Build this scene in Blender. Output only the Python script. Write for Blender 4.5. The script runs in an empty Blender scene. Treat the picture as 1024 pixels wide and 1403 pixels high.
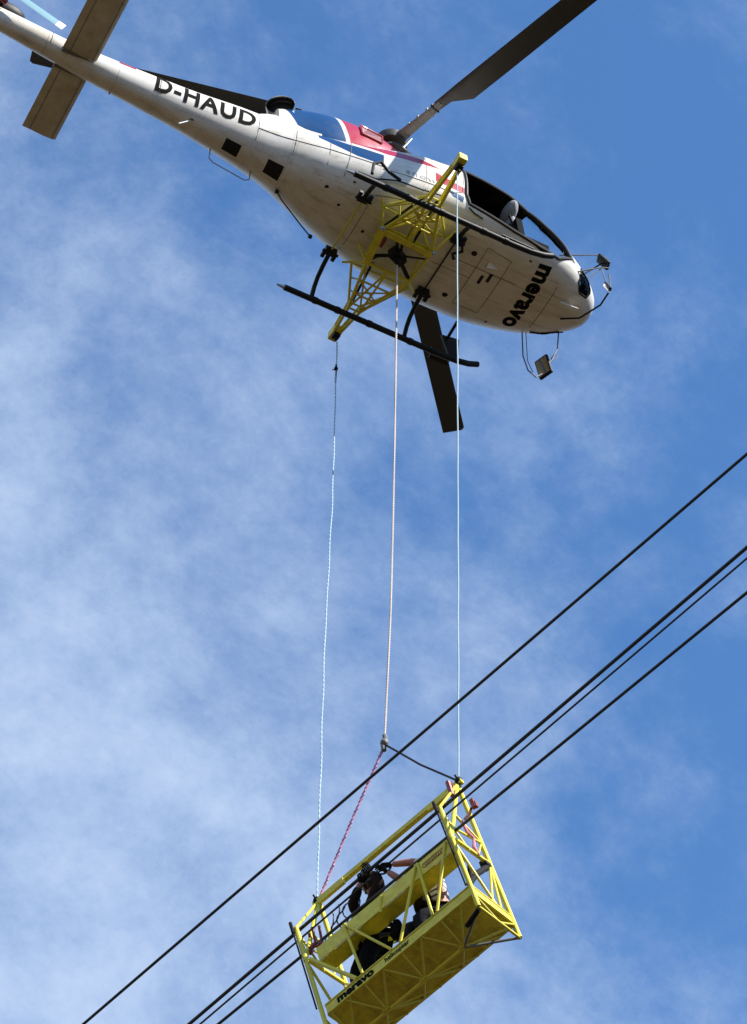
import bpy, bmesh, math, random
import numpy as np
from mathutils import Vector, Matrix
random.seed(7)
S = bpy.context.scene
COL = S.collection
V = Vector
Z0 = 33.0                      # height of the helicopter's skids above the ground

# ------------------------------------------------------------------ camera
def cam_rows(az, el, ro):
    f = V((math.cos(el)*math.cos(az), math.cos(el)*math.sin(az), math.sin(el)))
    r = f.cross(V((0, 0, 1))).normalized(); u = r.cross(f)
    c, s = math.cos(ro), math.sin(ro)
    return c*r+s*u, -s*r+c*u, f
cr, cu, cf = cam_rows(math.radians(63.37), math.radians(49.92), math.radians(1.3))
camd = bpy.data.cameras.new('camera')
cam = bpy.data.objects.new('camera', camd); COL.objects.link(cam)
M = Matrix.Identity(4)
for i in range(3):
    M[i][0], M[i][1], M[i][2] = cr[i], cu[i], -cf[i]
M[0][3], M[1][3], M[2][3] = -9.87, -19.55, -31.36+Z0
cam.matrix_world = M
camd.sensor_fit = 'HORIZONTAL'; camd.sensor_width = 36; camd.lens = 3800/1024*36
camd.clip_end = 20000
S.camera = cam

# ------------------------------------------------------------------ sky, sun, exposure
SUN_DIR = V((.50, -.72, .86)).normalized()
sun_el = math.asin(SUN_DIR.z); sun_az = math.atan2(SUN_DIR.x, SUN_DIR.y)
W = bpy.data.worlds.new('World'); S.world = W; W.use_nodes = True
nt = W.node_tree; nt.nodes.clear()
def N(t, **k):
    n = nt.nodes.new(t)
    for a, b in k.items(): setattr(n, a, b)
    return n
out = N('ShaderNodeOutputWorld'); bg = N('ShaderNodeBackground')
sky = N('ShaderNodeTexSky', sky_type='NISHITA', sun_disc=False)
sky.sun_elevation = sun_el; sky.sun_rotation = sun_az; sky.altitude = 600
sky.air_density = 1.0; sky.dust_density = .3; sky.ozone_density = 2.0
tc = N('ShaderNodeTexCoord')
mp = N('ShaderNodeMapping'); mp.inputs['Rotation'].default_value = (.3, .5, .9); mp.inputs['Scale'].default_value = (1.0, 1.35, 1.0)
n1 = N('ShaderNodeTexNoise'); n1.inputs['Scale'].default_value = 7.5; n1.inputs['Detail'].default_value = 9; n1.inputs['Roughness'].default_value = .64; n1.inputs['Distortion'].default_value = .2
n2 = N('ShaderNodeTexNoise'); n2.inputs['Scale'].default_value = 2.1; n2.inputs['Detail'].default_value = 3
nt.links.new(tc.outputs['Generated'], mp.inputs['Vector']); nt.links.new(mp.outputs[0], n1.inputs['Vector']); nt.links.new(mp.outputs[0], n2.inputs['Vector'])
# the cloud veil is thicker towards the north-west and the horizon
dotn = N('ShaderNodeVectorMath', operation='DOT_PRODUCT'); dotn.inputs[1].default_value = (-.62, .42, -.66)
nt.links.new(tc.outputs['Generated'], dotn.inputs[0])
def mth(op, a, b=None, clamp=False):
    n = N('ShaderNodeMath', operation=op); n.use_clamp = clamp
    for i, v in enumerate((a, b)):
        if v is None: continue
        if isinstance(v, (int, float)): n.inputs[i].default_value = v
        else: nt.links.new(v, n.inputs[i])
    return n.outputs[0]
veil = mth('MAXIMUM', mth('MINIMUM', mth('ADD', mth('MULTIPLY', dotn.outputs['Value'], 2.5), 1.42), 1.12), -.15)
a = mth('ADD', mth('MULTIPLY', n1.outputs[0], 1.5), mth('MULTIPLY', n2.outputs[0], .55))
n3 = N('ShaderNodeTexNoise'); n3.inputs['Scale'].default_value = 34; n3.inputs['Detail'].default_value = 8; n3.inputs['Roughness'].default_value = .75
nt.links.new(mp.outputs[0], n3.inputs['Vector'])
a = mth('ADD', a, mth('MULTIPLY', mth('SUBTRACT', n3.outputs[0], .5), .5))
a = mth('ADD', mth('SUBTRACT', a, .95), mth('MULTIPLY', veil, .75))
cl = N('ShaderNodeMapRange', interpolation_type='SMOOTHSTEP')
nt.links.new(a, cl.inputs['Value']); cl.inputs['From Min'].default_value = 0.0; cl.inputs['From Max'].default_value = 1.12
cl.inputs['To Min'].default_value = 0.03; cl.inputs['To Max'].default_value = .90
mix = N('ShaderNodeMix', data_type='RGBA')
nt.links.new(cl.outputs[0], mix.inputs['Factor'])
tint = N('ShaderNodeMix', data_type='RGBA', blend_type='MULTIPLY'); tint.inputs['Factor'].default_value = 1
nt.links.new(sky.outputs[0], tint.inputs['A']); tint.inputs['B'].default_value = (.68, 1.20, 1.60, 1)
nt.links.new(tint.outputs['Result'], mix.inputs['A']); mix.inputs['B'].default_value = (4.8, 5.8, 7.4, 1)
nt.links.new(mix.outputs['Result'], bg.inputs['Color']); bg.inputs['Strength'].default_value = .080
nt.links.new(bg.outputs[0], out.inputs['Surface'])
sd = bpy.data.lights.new('sun', 'SUN'); sd.energy = 5.0; sd.angle = math.radians(.53); sd.color = (1, .955, .88)
so = bpy.data.objects.new('sun', sd); COL.objects.link(so)
so.rotation_euler = (-SUN_DIR).to_track_quat('-Z', 'Y').to_euler(); so.location = (0, 0, 80)
S.view_settings.view_transform = 'Standard'; S.view_settings.look = 'None'
S.view_settings.exposure = 0.85; S.view_settings.gamma = 1; S.view_settings.use_curve_mapping = False
S.cycles.max_bounces = 8

# ------------------------------------------------------------------ materials
def mat(name, col, rough=.5, metal=0.0, noise=0.0, nscale=8.0, bump=0.0, coat=0.0, trans=0.0, dirt=None, emis=None, spec=.5):
    m = bpy.data.materials.new(name); m.use_nodes = True
    t = m.node_tree; b = t.nodes['Principled BSDF']
    b.inputs['Base Color'].default_value = (*col, 1); b.inputs['Roughness'].default_value = rough
    b.inputs['Metallic'].default_value = metal; b.inputs['Coat Weight'].default_value = coat
    b.inputs['Specular IOR Level'].default_value = spec
    b.inputs['Transmission Weight'].default_value = trans
    if noise or bump or dirt:
        c = t.nodes.new('ShaderNodeTexCoord')
        n = t.nodes.new('ShaderNodeTexNoise'); n.inputs['Scale'].default_value = nscale; n.inputs['Detail'].default_value = 6; n.inputs['Roughness'].default_value = .65
        t.links.new(c.outputs['Object'], n.inputs['Vector'])
        mr = t.nodes.new('ShaderNodeMapRange'); t.links.new(n.outputs[0], mr.inputs['Value'])
        mr.inputs['From Min'].default_value = .35; mr.inputs['From Max'].default_value = .75
        mx = t.nodes.new('ShaderNodeMix'); mx.data_type = 'RGBA'
        d = dirt or tuple(x*(1-noise) for x in col)
        mx.inputs['A'].default_value = (*col, 1); mx.inputs['B'].default_value = (*d, 1)
        mr.inputs['To Max'].default_value = 1.0 if not dirt else noise
        t.links.new(mr.outputs[0], mx.inputs['Factor']); t.links.new(mx.outputs['Result'], b.inputs['Base Color'])
        rr = t.nodes.new('ShaderNodeMapRange'); t.links.new(n.outputs[0], rr.inputs['Value'])
        rr.inputs['To Min'].default_value = max(0, rough-.12); rr.inputs['To Max'].default_value = min(1, rough+.15)
        t.links.new(rr.outputs[0], b.inputs['Roughness'])
        if bump:
            bp_ = t.nodes.new('ShaderNodeBump'); bp_.inputs['Strength'].default_value = bump; bp_.inputs['Distance'].default_value = .01
            t.links.new(n.outputs[0], bp_.inputs['Height']); t.links.new(bp_.outputs[0], b.inputs['Normal'])
    return m
WHITE = mat('white paint', (.80, .76, .68), .34, noise=.5, nscale=3.5, coat=.08, dirt=(.46, .38, .25), bump=.06)
def add_streaks(m, col, amount):
    t = m.node_tree; b = t.nodes['Principled BSDF']; src = b.inputs['Base Color'].links[0].from_socket
    c = t.nodes.new('ShaderNodeTexCoord'); mp_ = t.nodes.new('ShaderNodeMapping'); mp_.inputs['Scale'].default_value = (.7, 9, 9)
    n = t.nodes.new('ShaderNodeTexNoise'); n.inputs['Scale'].default_value = 1.6; n.inputs['Detail'].default_value = 5
    t.links.new(c.outputs['Object'], mp_.inputs['Vector']); t.links.new(mp_.outputs[0], n.inputs['Vector'])
    r = t.nodes.new('ShaderNodeMapRange'); t.links.new(n.outputs[0], r.inputs['Value'])
    r.inputs['From Min'].default_value = .52; r.inputs['From Max'].default_value = .78; r.inputs['To Max'].default_value = amount
    x = t.nodes.new('ShaderNodeMix'); x.data_type = 'RGBA'; t.links.new(r.outputs[0], x.inputs['Factor']); t.links.new(src, x.inputs['A']); x.inputs['B'].default_value = (*col, 1)
    t.links.new(x.outputs['Result'], b.inputs['Base Color'])
add_streaks(WHITE, (.28, .21, .12), .5)
RED = mat('red paint', (.45, .009, .03), .28, noise=.25, nscale=6, coat=.4)
BLUE = mat('blue paint', (.002, .052, .175), .28, noise=.3, nscale=6, coat=.4)
BLACK = mat('black paint', (.009, .009, .010), .55, noise=.3, nscale=20, spec=.3)
RUBBER = mat('black rubber', (.008, .008, .008), .8, spec=.2)
INNER = mat('dark lining', (.007, .007, .008), .9, spec=.1)
GREYSEAT = mat('grey sheepskin', (.34, .35, .36), .95, noise=.4, nscale=30, bump=.6)
BELT = mat('belt webbing', (.04, .04, .045), .8)
YEL = mat('yellow paint', (.80, .70, .03), .45, noise=.6, nscale=11, dirt=(.36, .27, .05), bump=.2)
YEL2 = mat('worn yellow paint', (.74, .64, .04), .5, noise=.75, nscale=9, dirt=(.30, .24, .05), bump=.15)
STEEL = mat('bare steel', (.42, .42, .43), .35, metal=.9, noise=.3, nscale=25)
CHROME = mat('exhaust metal', (.55, .52, .48), .25, metal=1.0, noise=.3, nscale=10)
HUB = mat('rotor head metal', (.045, .042, .038), .6, noise=.3, nscale=18)
GREYM = mat('grey metal', (.17, .17, .16), .55, noise=.3, nscale=5)
BLADE = mat('rotor blade', (.035, .034, .032), .5, noise=.3, nscale=4)
TIPW = mat('white blade tip', (.8, .8, .8), .4)
TBLADE = mat('pale teal blade', (.14, .32, .38), .4, noise=.2, nscale=10)
CABLE = mat('power cable', (.022, .022, .026), .5, noise=.3, nscale=40)
ROPEB = mat('pale blue rope', (.46, .60, .64), .8, noise=.6, nscale=30, dirt=(.26, .38, .44))
ROPEW = mat('beige rope', (.56, .50, .45), .85, noise=.6, nscale=20, dirt=(.40, .33, .30))
PINK = mat('pink sling', (.62, .30, .50), .8, noise=.6, nscale=40, dirt=(.30, .14, .26))
NAVY = mat('dark strap', (.02, .02, .045), .8)
REDM = mat('red hardware', (.30, .035, .03), .45, noise=.4, nscale=30)
PINK2 = mat('pink ribbon', (.75, .25, .36), .8, noise=.4, nscale=30)
SKIN = mat('skin', (.42, .15, .09), .55, noise=.2, nscale=20)
HAIR = mat('dark helmet', (.015, .014, .014), .35)
GLOVE = mat('black gloves', (.014, .013, .013), .75, spec=.08)
SHIRT_D = mat('dark work jacket', (.022, .013, .010), .9, spec=.08, noise=.4, nscale=14, bump=.5)
TROUSER = mat('dark trousers', (.006, .006, .007), .95, spec=.08, noise=.3, nscale=14, bump=.5)
TROUSER2 = mat('dark grey trousers', (.016, .017, .022), .9, spec=.08, noise=.3, nscale=14, bump=.5)
HIVIS = mat('yellow harness', (.80, .78, .10), .6, noise=.2, nscale=12)
HAIRB = mat('brown hair', (.04, .025, .015), .8)
VEST = mat('dark vest', (.028, .018, .014), .85, spec=.08, noise=.3, nscale=14, bump=.4)
def plaid():
    m = bpy.data.materials.new('plaid shirt'); m.use_nodes = True
    t = m.node_tree; b = t.nodes['Principled BSDF']; b.inputs['Roughness'].default_value = .9
    c = t.nodes.new('ShaderNodeTexCoord'); prev = None
    for d, sc in (('Z', 5.0), ('X', 3.2)):
        w = t.nodes.new('ShaderNodeTexWave'); w.bands_direction = d; w.inputs['Scale'].default_value = sc; w.inputs['Distortion'].default_value = 1.2; w.inputs['Detail'].default_value = 2
        t.links.new(c.outputs['Object'], w.inputs['Vector'])
        r = t.nodes.new('ShaderNodeMapRange'); r.inputs['From Min'].default_value = .55; r.inputs['From Max'].default_value = .75
        t.links.new(w.outputs['Fac'], r.inputs['Value'])
        mx = t.nodes.new('ShaderNodeMix'); mx.data_type = 'RGBA'
        t.links.new(r.outputs[0], mx.inputs['Factor'])
        if prev: t.links.new(prev, mx.inputs['A'])
        else: mx.inputs['A'].default_value = (.80, .70, .56, 1)
        mx.inputs['B'].default_value = (.12, .09, .12, 1) if d == 'Z' else (.42, .33, .28, 1)
        prev = mx.outputs['Result']
    t.links.new(prev, b.inputs['Base Color']); return m
PLAID = plaid()
def glassmat():
    m = bpy.data.materials.new('acrylic glass'); m.use_nodes = True
    t = m.node_tree; t.nodes.clear()
    o = t.nodes.new('ShaderNodeOutputMaterial'); mx = t.nodes.new('ShaderNodeMixShader')
    tr = t.nodes.new('ShaderNodeBsdfTransparent'); tr.inputs[0].default_value = (.86, .92, .95, 1)
    gl = t.nodes.new('ShaderNodeBsdfGlossy'); gl.inputs['Roughness'].default_value = .04
    lw = t.nodes.new('ShaderNodeLayerWeight'); lw.inputs['Blend'].default_value = .12
    t.links.new(lw.outputs['Fresnel'], mx.inputs['Fac']); t.links.new(tr.outputs[0], mx.inputs[1]); t.links.new(gl.outputs[0], mx.inputs[2])
    t.links.new(mx.outputs[0], o.inputs['Surface']); return m
GLASS = glassmat()
MIRROR = mat('mirror glass', (.75, .75, .75), .05, metal=1.0)
def groundmat():
    m = bpy.data.materials.new('meadow'); m.use_nodes = True
    t = m.node_tree; b = t.nodes['Principled BSDF']; b.inputs['Roughness'].default_value = 1
    c = t.nodes.new('ShaderNodeTexCoord'); n = t.nodes.new('ShaderNodeTexNoise'); n.inputs['Scale'].default_value = .05; n.inputs['Detail'].default_value = 8
    t.links.new(c.outputs['Object'], n.inputs['Vector'])
    r = t.nodes.new('ShaderNodeValToRGB'); t.links.new(n.outputs[0], r.inputs[0])
    r.color_ramp.elements[0].position = .35; r.color_ramp.elements[0].color = (.025, .0155, .0028, 1)
    r.color_ramp.elements[1].position = .68; r.color_ramp.elements[1].color = (.042, .024, .006, 1)
    t.links.new(r.outputs[0], b.inputs['Base Color']); return m

# ------------------------------------------------------------------ helpers
class MB:
    def __init__(s): s.v = []; s.f = []; s.m = []
    def add(s, vs, fs, mi=0):
        o = len(s.v); s.v += [tuple(v) for v in vs]; s.f += [tuple(i+o for i in f) for f in fs]; s.m += [mi]*len(fs)
    def box(s, c, size, rot=None, mi=0):
        c = V(c); h = [x/2 for x in size]; R = rot or Matrix.Identity(3)
        vs = [c+R@V((sx*h[0], sy*h[1], sz*h[2])) for sx in (-1, 1) for sy in (-1, 1) for sz in (-1, 1)]
        s.add(vs, [(0, 1, 3, 2), (4, 6, 7, 5), (0, 4, 5, 1), (2, 3, 7, 6), (0, 2, 6, 4), (1, 5, 7, 3)], mi)
    def beam(s, a, b, w, h, up=(0, 0, 1), mi=0):
        a = V(a); b = V(b); d = (b-a); L = d.length; d.normalize()
        x = d; y = V(up).cross(x)
        if y.length < 1e-4: y = V((0, 1, 0)).cross(x)
        y.normalize(); z = x.cross(y)
        R = Matrix((x, y, z)).transposed(); s.box((a+b)/2, (L, w, h), R, mi)
    def tube(s, pts, r, n=10, mi=0, cap=True, taper=None):
        pts = [V(p) for p in pts]; k = len(pts); vs = []; fs = []
        t0 = (pts[1]-pts[0]).normalized(); nn = t0.orthogonal().normalized()
        for i, p in enumerate(pts):
            if i == 0: t = t0
            elif i == k-1: t = (pts[i]-pts[i-1]).normalized()
            else: t = ((pts[i]-pts[i-1]).normalized()+(pts[i+1]-pts[i]).normalized()).normalized()
            nn = (nn-t*nn.dot(t)).normalized(); bb = t.cross(nn)
            rr = r if taper is None else r*taper[i]
            for j in range(n):
                a = 2*math.pi*j/n; vs.append(p+nn*math.cos(a)*rr+bb*math.sin(a)*rr)
        for i in range(k-1):
            for j in range(n): fs.append((i*n+j, i*n+(j+1) % n, (i+1)*n+(j+1) % n, (i+1)*n+j))
        if cap: fs += [tuple(range(n-1, -1, -1)), tuple(range((k-1)*n, k*n))]
        s.add(vs, fs, mi)
    def loft(s, rings, mi=0, cap=True):
        n = len(rings[0]); vs = [p for r in rings for p in r]; fs = []
        for i in range(len(rings)-1):
            for j in range(n): fs.append((i*n+j, i*n+(j+1) % n, (i+1)*n+(j+1) % n, (i+1)*n+j))
        if cap: fs += [tuple(range(n-1, -1, -1)), tuple(range((len(rings)-1)*n, len(rings)*n))]
        s.add(vs, fs, mi)
    def prism(s, poly, d, mi=0):
        n = len(poly); d = V(d); vs = [V(p) for p in poly]+[V(p)+d for p in poly]
        s.add(vs, [tuple(range(n)), tuple(range(2*n-1, n-1, -1))]+[(i, i+n, (i+1) % n+n, (i+1) % n) for i in range(n)], mi)
    def sphere(s, c, r, sc=(1, 1, 1), n=12, m=8, mi=0, R=None):
        c = V(c); vs = []; R = R or Matrix.Identity(3)
        for i in range(m+1):
            ph = math.pi*i/m
            for j in range(n):
                th = 2*math.pi*j/n
                vs.append(c+R@V((r*sc[0]*math.sin(ph)*math.cos(th), r*sc[1]*math.sin(ph)*math.sin(th), r*sc[2]*math.cos(ph))))
        s.add(vs, [(i*n+j, i*n+(j+1) % n, (i+1)*n+(j+1) % n, (i+1)*n+j) for i in range(m) for j in range(n)], mi)
    def mesh(s, name, mats, smooth=True, angle=35):
        me = bpy.data.meshes.new(name); me.from_pydata(s.v, [], s.f)
        for m in (mats if isinstance(mats, (list, tuple)) else [mats]): me.materials.append(m)
        me.polygons.foreach_set('material_index', s.m)
        bm = bmesh.new(); bm.from_mesh(me); bmesh.ops.remove_doubles(bm, verts=bm.verts, dist=1e-6)
        bmesh.ops.recalc_face_normals(bm, faces=bm.faces); bm.to_mesh(me); bm.free()
        finish(me, smooth, angle); return me
    def build(s, name, mats, parent=None, smooth=True, angle=35, label=None, loc=None):
        return link(name, s.mesh(name, mats, smooth, angle), parent, label, loc)
def finish(me, smooth=True, angle=35):
    if smooth:
        me.polygons.foreach_set('use_smooth', [True]*len(me.polygons))
        try: me.set_sharp_from_angle(angle=math.radians(angle))
        except Exception: pass
    me.update()
def link(name, me, parent=None, label=None, loc=None):
    o = bpy.data.objects.new(name, me); COL.objects.link(o)
    if parent: o.parent = parent
    if label: o['label'] = label
    if loc: o.location = loc
    return o
def tag(o, label, cat, group=None):
    o['label'] = label; o['category'] = cat
    if group: o['group'] = group
    return o
def empty(name, loc, label, cat, group=None):
    o = bpy.data.objects.new(name, None); COL.objects.link(o); o.location = loc; o.empty_display_size = .3
    return tag(o, label, cat, group)
_unit = {}
def bar(name, a, b, r, m, parent, n=10):
    """one round bar: an object that shares a unit cylinder mesh"""
    key = (m.name, n)
    if key not in _unit:
        q = MB(); q.tube([(0, 0, 0), (0, 0, 1)], 1, n); _unit[key] = q.mesh('bar_mesh', m)
    o = link(name, _unit[key], parent); a = V(a); b = V(b); d = b-a
    o.location = a; o.rotation_mode = 'QUATERNION'; o.rotation_quaternion = d.to_track_quat('Z', 'Y'); o.scale = (r, r, d.length)
    return o
def pchip(xs, ys, x):
    """smooth interpolation through the stations (monotone cubic)"""
    xs = np.asarray(xs, float); ys = np.asarray(ys, float)
    h = np.diff(xs); d = np.diff(ys)/h; m = np.zeros(len(xs))
    m[0], m[-1] = d[0], d[-1]
    for i in range(1, len(xs)-1):
        if d[i-1]*d[i] > 0:
            w1 = 2*h[i]+h[i-1]; w2 = h[i]+2*h[i-1]; m[i] = (w1+w2)/(w1/d[i-1]+w2/d[i])
    i = min(max(np.searchsorted(xs, x)-1, 0), len(h)-1); t = (x-xs[i])/h[i]
    return float((2*t**3-3*t**2+1)*ys[i]+(t**3-2*t**2+t)*h[i]*m[i]+(-2*t**3+3*t**2)*ys[i+1]+(t**3-t**2)*h[i]*m[i+1])
def inside(p, poly):
    x, y = p; r = False; n = len(poly)
    for i in range(n):
        (x1, y1), (x2, y2) = poly[i], poly[(i+1) % n]
        if (y1 > y) != (y2 > y) and x < (x2-x1)*(y-y1)/(y2-y1)+x1: r = not r
    return r

# ------------------------------------------------------------------ ground
q = MB(); R_ = 6000; n_ = 48
q.add([(0, 0, 0)]+[(R_*math.cos(2*math.pi*i/n_), R_*math.sin(2*math.pi*i/n_), 0) for i in range(n_)], [(0, i+1, (i+1) % n_+1) for i in range(n_)])
g = q.build('ground', groundmat(), smooth=False); g['kind'] = 'structure'

random.seed(11); q = MB(); nh = 180; rings = []  # unseen ring of hills, added to block the low sky light
for k in range(14):
    r = 900+k*190; row = []
    for j in range(nh):
        a = 2*math.pi*j/nh; e = math.sin(math.pi*min(k/9, 1)*.5)
        h = (330+110*math.sin(3*a+1)+70*math.sin(7*a+2.2)+40*math.sin(13*a))*e*(1+.12*math.sin(k*1.7+5*a))+random.uniform(-14, 14)*(k > 0)-(2 if k == 0 else 0)
        row.append(V((r*math.cos(a), r*math.sin(a), h)))
    rings.append(row)
q.loft(rings, cap=False); h_ = q.build('sky_blocking_hills', mat('added hill slope', (.030, .034, .012), 1.0, noise=.6, nscale=.02), smooth=False); h_['kind'] = 'structure'; random.seed(7)

# ================================================================== HELICOPTER
heli = empty('helicopter', (0, 0, Z0), 'white helicopter with red and blue stripes hovering with a basket slung below', 'helicopter')
# stations: x, z bottom, z top, half width, z of widest, exponent bottom, exponent top
ST = [(-7.40, 1.66, 1.86, .07, 1.76, 2, 2), (-6.3, 1.60, 1.93, .13, 1.77, 2, 2), (-4.7, 1.36, 1.80, .19, 1.60, 2, 2.1), (-3.2, 1.17, 1.84, .27, 1.55, 2, 2.2),
      (-2.4, 1.02, 1.90, .345, 1.50, 2, 2.4), (-1.9, .90, 1.84, .41, 1.45, 2.0, 2.5), (-1.5, .78, 1.76, .50, 1.38, 2.1, 2.6), (-1.1, .66, 1.74, .60, 1.30, 2.3, 2.7),
      (-.6, .57, 1.80, .73, 1.22, 2.5, 2.8), (-.1, .54, 1.96, .84, 1.15, 2.8, 2.8), (.4, .53, 2.13, .91, 1.12, 3.0, 2.6), (1.0, .53, 2.20, .945, 1.12, 3.1, 2.5),
      (1.5, .53, 2.14, .94, 1.12, 3.0, 2.4), (2.0, .54, 1.96, .88, 1.08, 2.8, 2.2), (2.4, .56, 1.74, .77, 1.04, 2.6, 2.1), (2.75, .60, 1.52, .63, 1.00, 2.4, 2.0),
      (3.0, .65, 1.34, .49, .98, 2.2, 2.0), (3.18, .71, 1.19, .34, .96, 2.1, 2.0), (3.29, .79, 1.07, .19, .94, 2, 2), (3.33, .90, .97, .05, .935, 2, 2)]
XS = [s[0] for s in ST]
def station(x):
    return [pchip(XS, [s[k] for s in ST], x) for k in range(1, 7)]
def ring(x, n=72):
    zb, zt, hw, zw, eb, et = station(x); pts = []
    for j in range(n):
        a = 2*math.pi*j/n; c, s = math.cos(a), math.sin(a)
        e = et if s >= 0 else eb; hh = (zt-zw) if s >= 0 else (zw-zb)
        pts.append(V((x, hw*math.copysign(abs(c)**(2/e), c), zw+hh*math.copysign(abs(s)**(2/e), s))))
    return pts
def hull_y(x, z, side=-1, off=.0):
    zb, zt, hw, zw, eb, et = station(x)
    e, h = (et, zt-zw) if z >= zw else (eb, zw-zb)
    k = min(abs(z-zw)/h, .999); return side*(hw*(1-k**e)**(1/e)+off)
def hull_z(x, y, bottom=True, off=0.0):
    zb, zt, hw, zw, eb, et = station(x); e, h = (eb, zw-zb) if bottom else (et, zt-zw)
    k = min(abs(y)/hw, .999); d = h*(1-k**e)**(1/e); return zw-d-off if bottom else zw+d+off
xs_ = sorted(set(list(np.round(np.concatenate([np.linspace(-7.4, -2.4, 36), np.linspace(-2.3, 2.9, 66), np.linspace(2.95, 3.25, 10), [3.28, 3.30, 3.32, 3.33]]), 4))))
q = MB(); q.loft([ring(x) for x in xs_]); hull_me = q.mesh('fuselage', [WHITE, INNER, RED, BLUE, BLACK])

def cut(bm, poly, side, sel=None, axis=1):
    """knife a polygon (projected along an axis) into the faces of one side; returns the faces inside"""
    oth = [0, 2] if axis == 1 else [0, 1]
    x0, x1 = min(p[0] for p in poly)-.1, max(p[0] for p in poly)+.1
    z0, z1 = min(p[1] for p in poly)-.1, max(p[1] for p in poly)+.1
    def ok(f):
        c = f.calc_center_median()
        return (c[axis]*side > 0 if side else True) and x0 < c[oth[0]] < x1 and z0 < c[oth[1]] < z1 and (sel is None or sel(c))
    for i in range(len(poly)):
        a, b = poly[i], poly[(i+1) % len(poly)]
        fs = [f for f in bm.faces if ok(f)]
        ge = list({e for f in fs for e in f.edges})+fs+list({v for f in fs for v in f.verts})
        co = [0, 0, 0]; co[oth[0]], co[oth[1]] = a
        no = [0, 0, 0]; no[oth[0]], no[oth[1]] = -(b[1]-a[1]), (b[0]-a[0])
        bmesh.ops.bisect_plane(bm, geom=ge, plane_co=co, plane_no=no, dist=1e-5)
    return [f for f in bm.faces if ok(f) and inside((f.calc_center_median()[oth[0]], f.calc_center_median()[oth[1]]), poly)]

DOOR = [(.80, .98), (.86, .84), (1.6, .76), (2.05, .76), (2.40, .80), (2.62, .98), (2.50, 1.22), (2.25, 1.50), (1.95, 1.72), (1.55, 1.86), (1.1, 1.93), (.80, 1.93)]
PWIN = [(.95, 1.12), (1.7, 1.10), (2.3, 1.12), (2.50, 1.18), (2.3, 1.42), (1.95, 1.68), (1.5, 1.80), (.95, 1.82)]
RWIN = [(-.05, 1.3), (.62, 1.26), (.62, 1.84), (-.05, 1.8)]
bm = bmesh.new(); bm.from_mesh(hull_me)
# livery of the flank: knifed polygons with paint of their own
LIV = [(3, [(-1.32, 1.44), (-.78, 1.17), (-.42, 1.08), (-.42, 1.34), (-.9, 1.44), (-1.32, 1.62)]),
       (2, [(-.82, 1.52), (-.37, 1.38), (.05, 1.37), (.42, 1.40), (.15, 1.52), (-.37, 1.60), (-.82, 1.72)]),
       (2, [(.33, 1.05), (.77, .98), (.78, 1.12), (.33, 1.27)]),
       (3, [(.47, .98), (.60, .86), (.76, .82), (.77, .93)])]
for side in (-1, 1):
    for mi, poly in LIV:
        for f in cut(bm, poly, side): f.material_index = mi
parts = {}
def take(key, faces):
    b2 = bmesh.new(); mp_ = {}
    for f in faces:
        vs = []
        for v in f.verts:
            if v not in mp_: mp_[v] = b2.verts.new(v.co)
            vs.append(mp_[v])
        try: b2.faces.new(vs)
        except ValueError: pass
    parts.setdefault(key, []).append(b2)
    bmesh.ops.delete(bm, geom=faces, context='FACES')
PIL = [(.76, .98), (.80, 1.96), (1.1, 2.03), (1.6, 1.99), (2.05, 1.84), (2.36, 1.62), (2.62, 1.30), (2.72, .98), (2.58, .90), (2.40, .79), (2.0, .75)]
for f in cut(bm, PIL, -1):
    if f.calc_center_median().z > .95+max(0, .0): f.material_index = 4  # shadow on the door edge, painted in as black
fd = cut(bm, DOOR, -1); bmesh.ops.delete(bm, geom=fd, context='FACES')
take('window', cut(bm, PWIN, 1)); take('window', cut(bm, RWIN, 1))
# windscreen halves, cut in plan view on the upper side, and the small chin windows
def cut_plan(poly, s, zmin, zmax):
    x0, x1 = min(p[0] for p in poly)-.1, max(p[0] for p in poly)+.1
    ok = lambda f: (lambda c: c.y*s > 0 and x0 < c.x < x1 and zmin < c.z < zmax)(f.calc_center_median())
    for i in range(len(poly)):
        a, b = poly[i], poly[(i+1) % len(poly)]
        fs = [f for f in bm.faces if ok(f)]
        ge = list({e for f in fs for e in f.edges})+fs+list({v for f in fs for v in f.verts})
        bmesh.ops.bisect_plane(bm, geom=ge, plane_co=(a[0], a[1], 0), plane_no=(-(b[1]-a[1]), b[0]-a[0], 0), dist=1e-5)
    return [f for f in bm.faces if ok(f) and inside((f.calc_center_median().x, f.calc_center_median().y), poly)]
for s in (-1, 1):
    WS = [(1.98, s*.02), (3.10, s*.02), (3.09, s*.22), (3.00, s*.36), (2.76, s*.50), (2.40, s*.62), (1.98, s*.66)]
    take('windscreen', cut_plan(WS, s, 1.15, 3))
    CH = [(2.84, .78), (2.92, .72), (3.06, .76), (3.11, .86), (3.02, .98), (2.84, 1.02)]
    take('chin_window', cut(bm, CH, s))
for f in bm.faces:
    c = f.calc_center_median()
    if c.y < -.42 and 1.45 < c.x < 2.68 and c.z > 1.25: f.material_index = 4  # black here is the shadowed edge above the door, put into the colour
bm.to_mesh(hull_me); bm.free()
finish(hull_me, True, 50)
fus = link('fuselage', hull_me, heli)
sm = fus.modifiers.new('thickness', 'SOLIDIFY'); sm.thickness = .025; sm.offset = -1; sm.material_offset = 1; sm.material_offset_rim = 0; sm.use_rim = True
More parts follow.
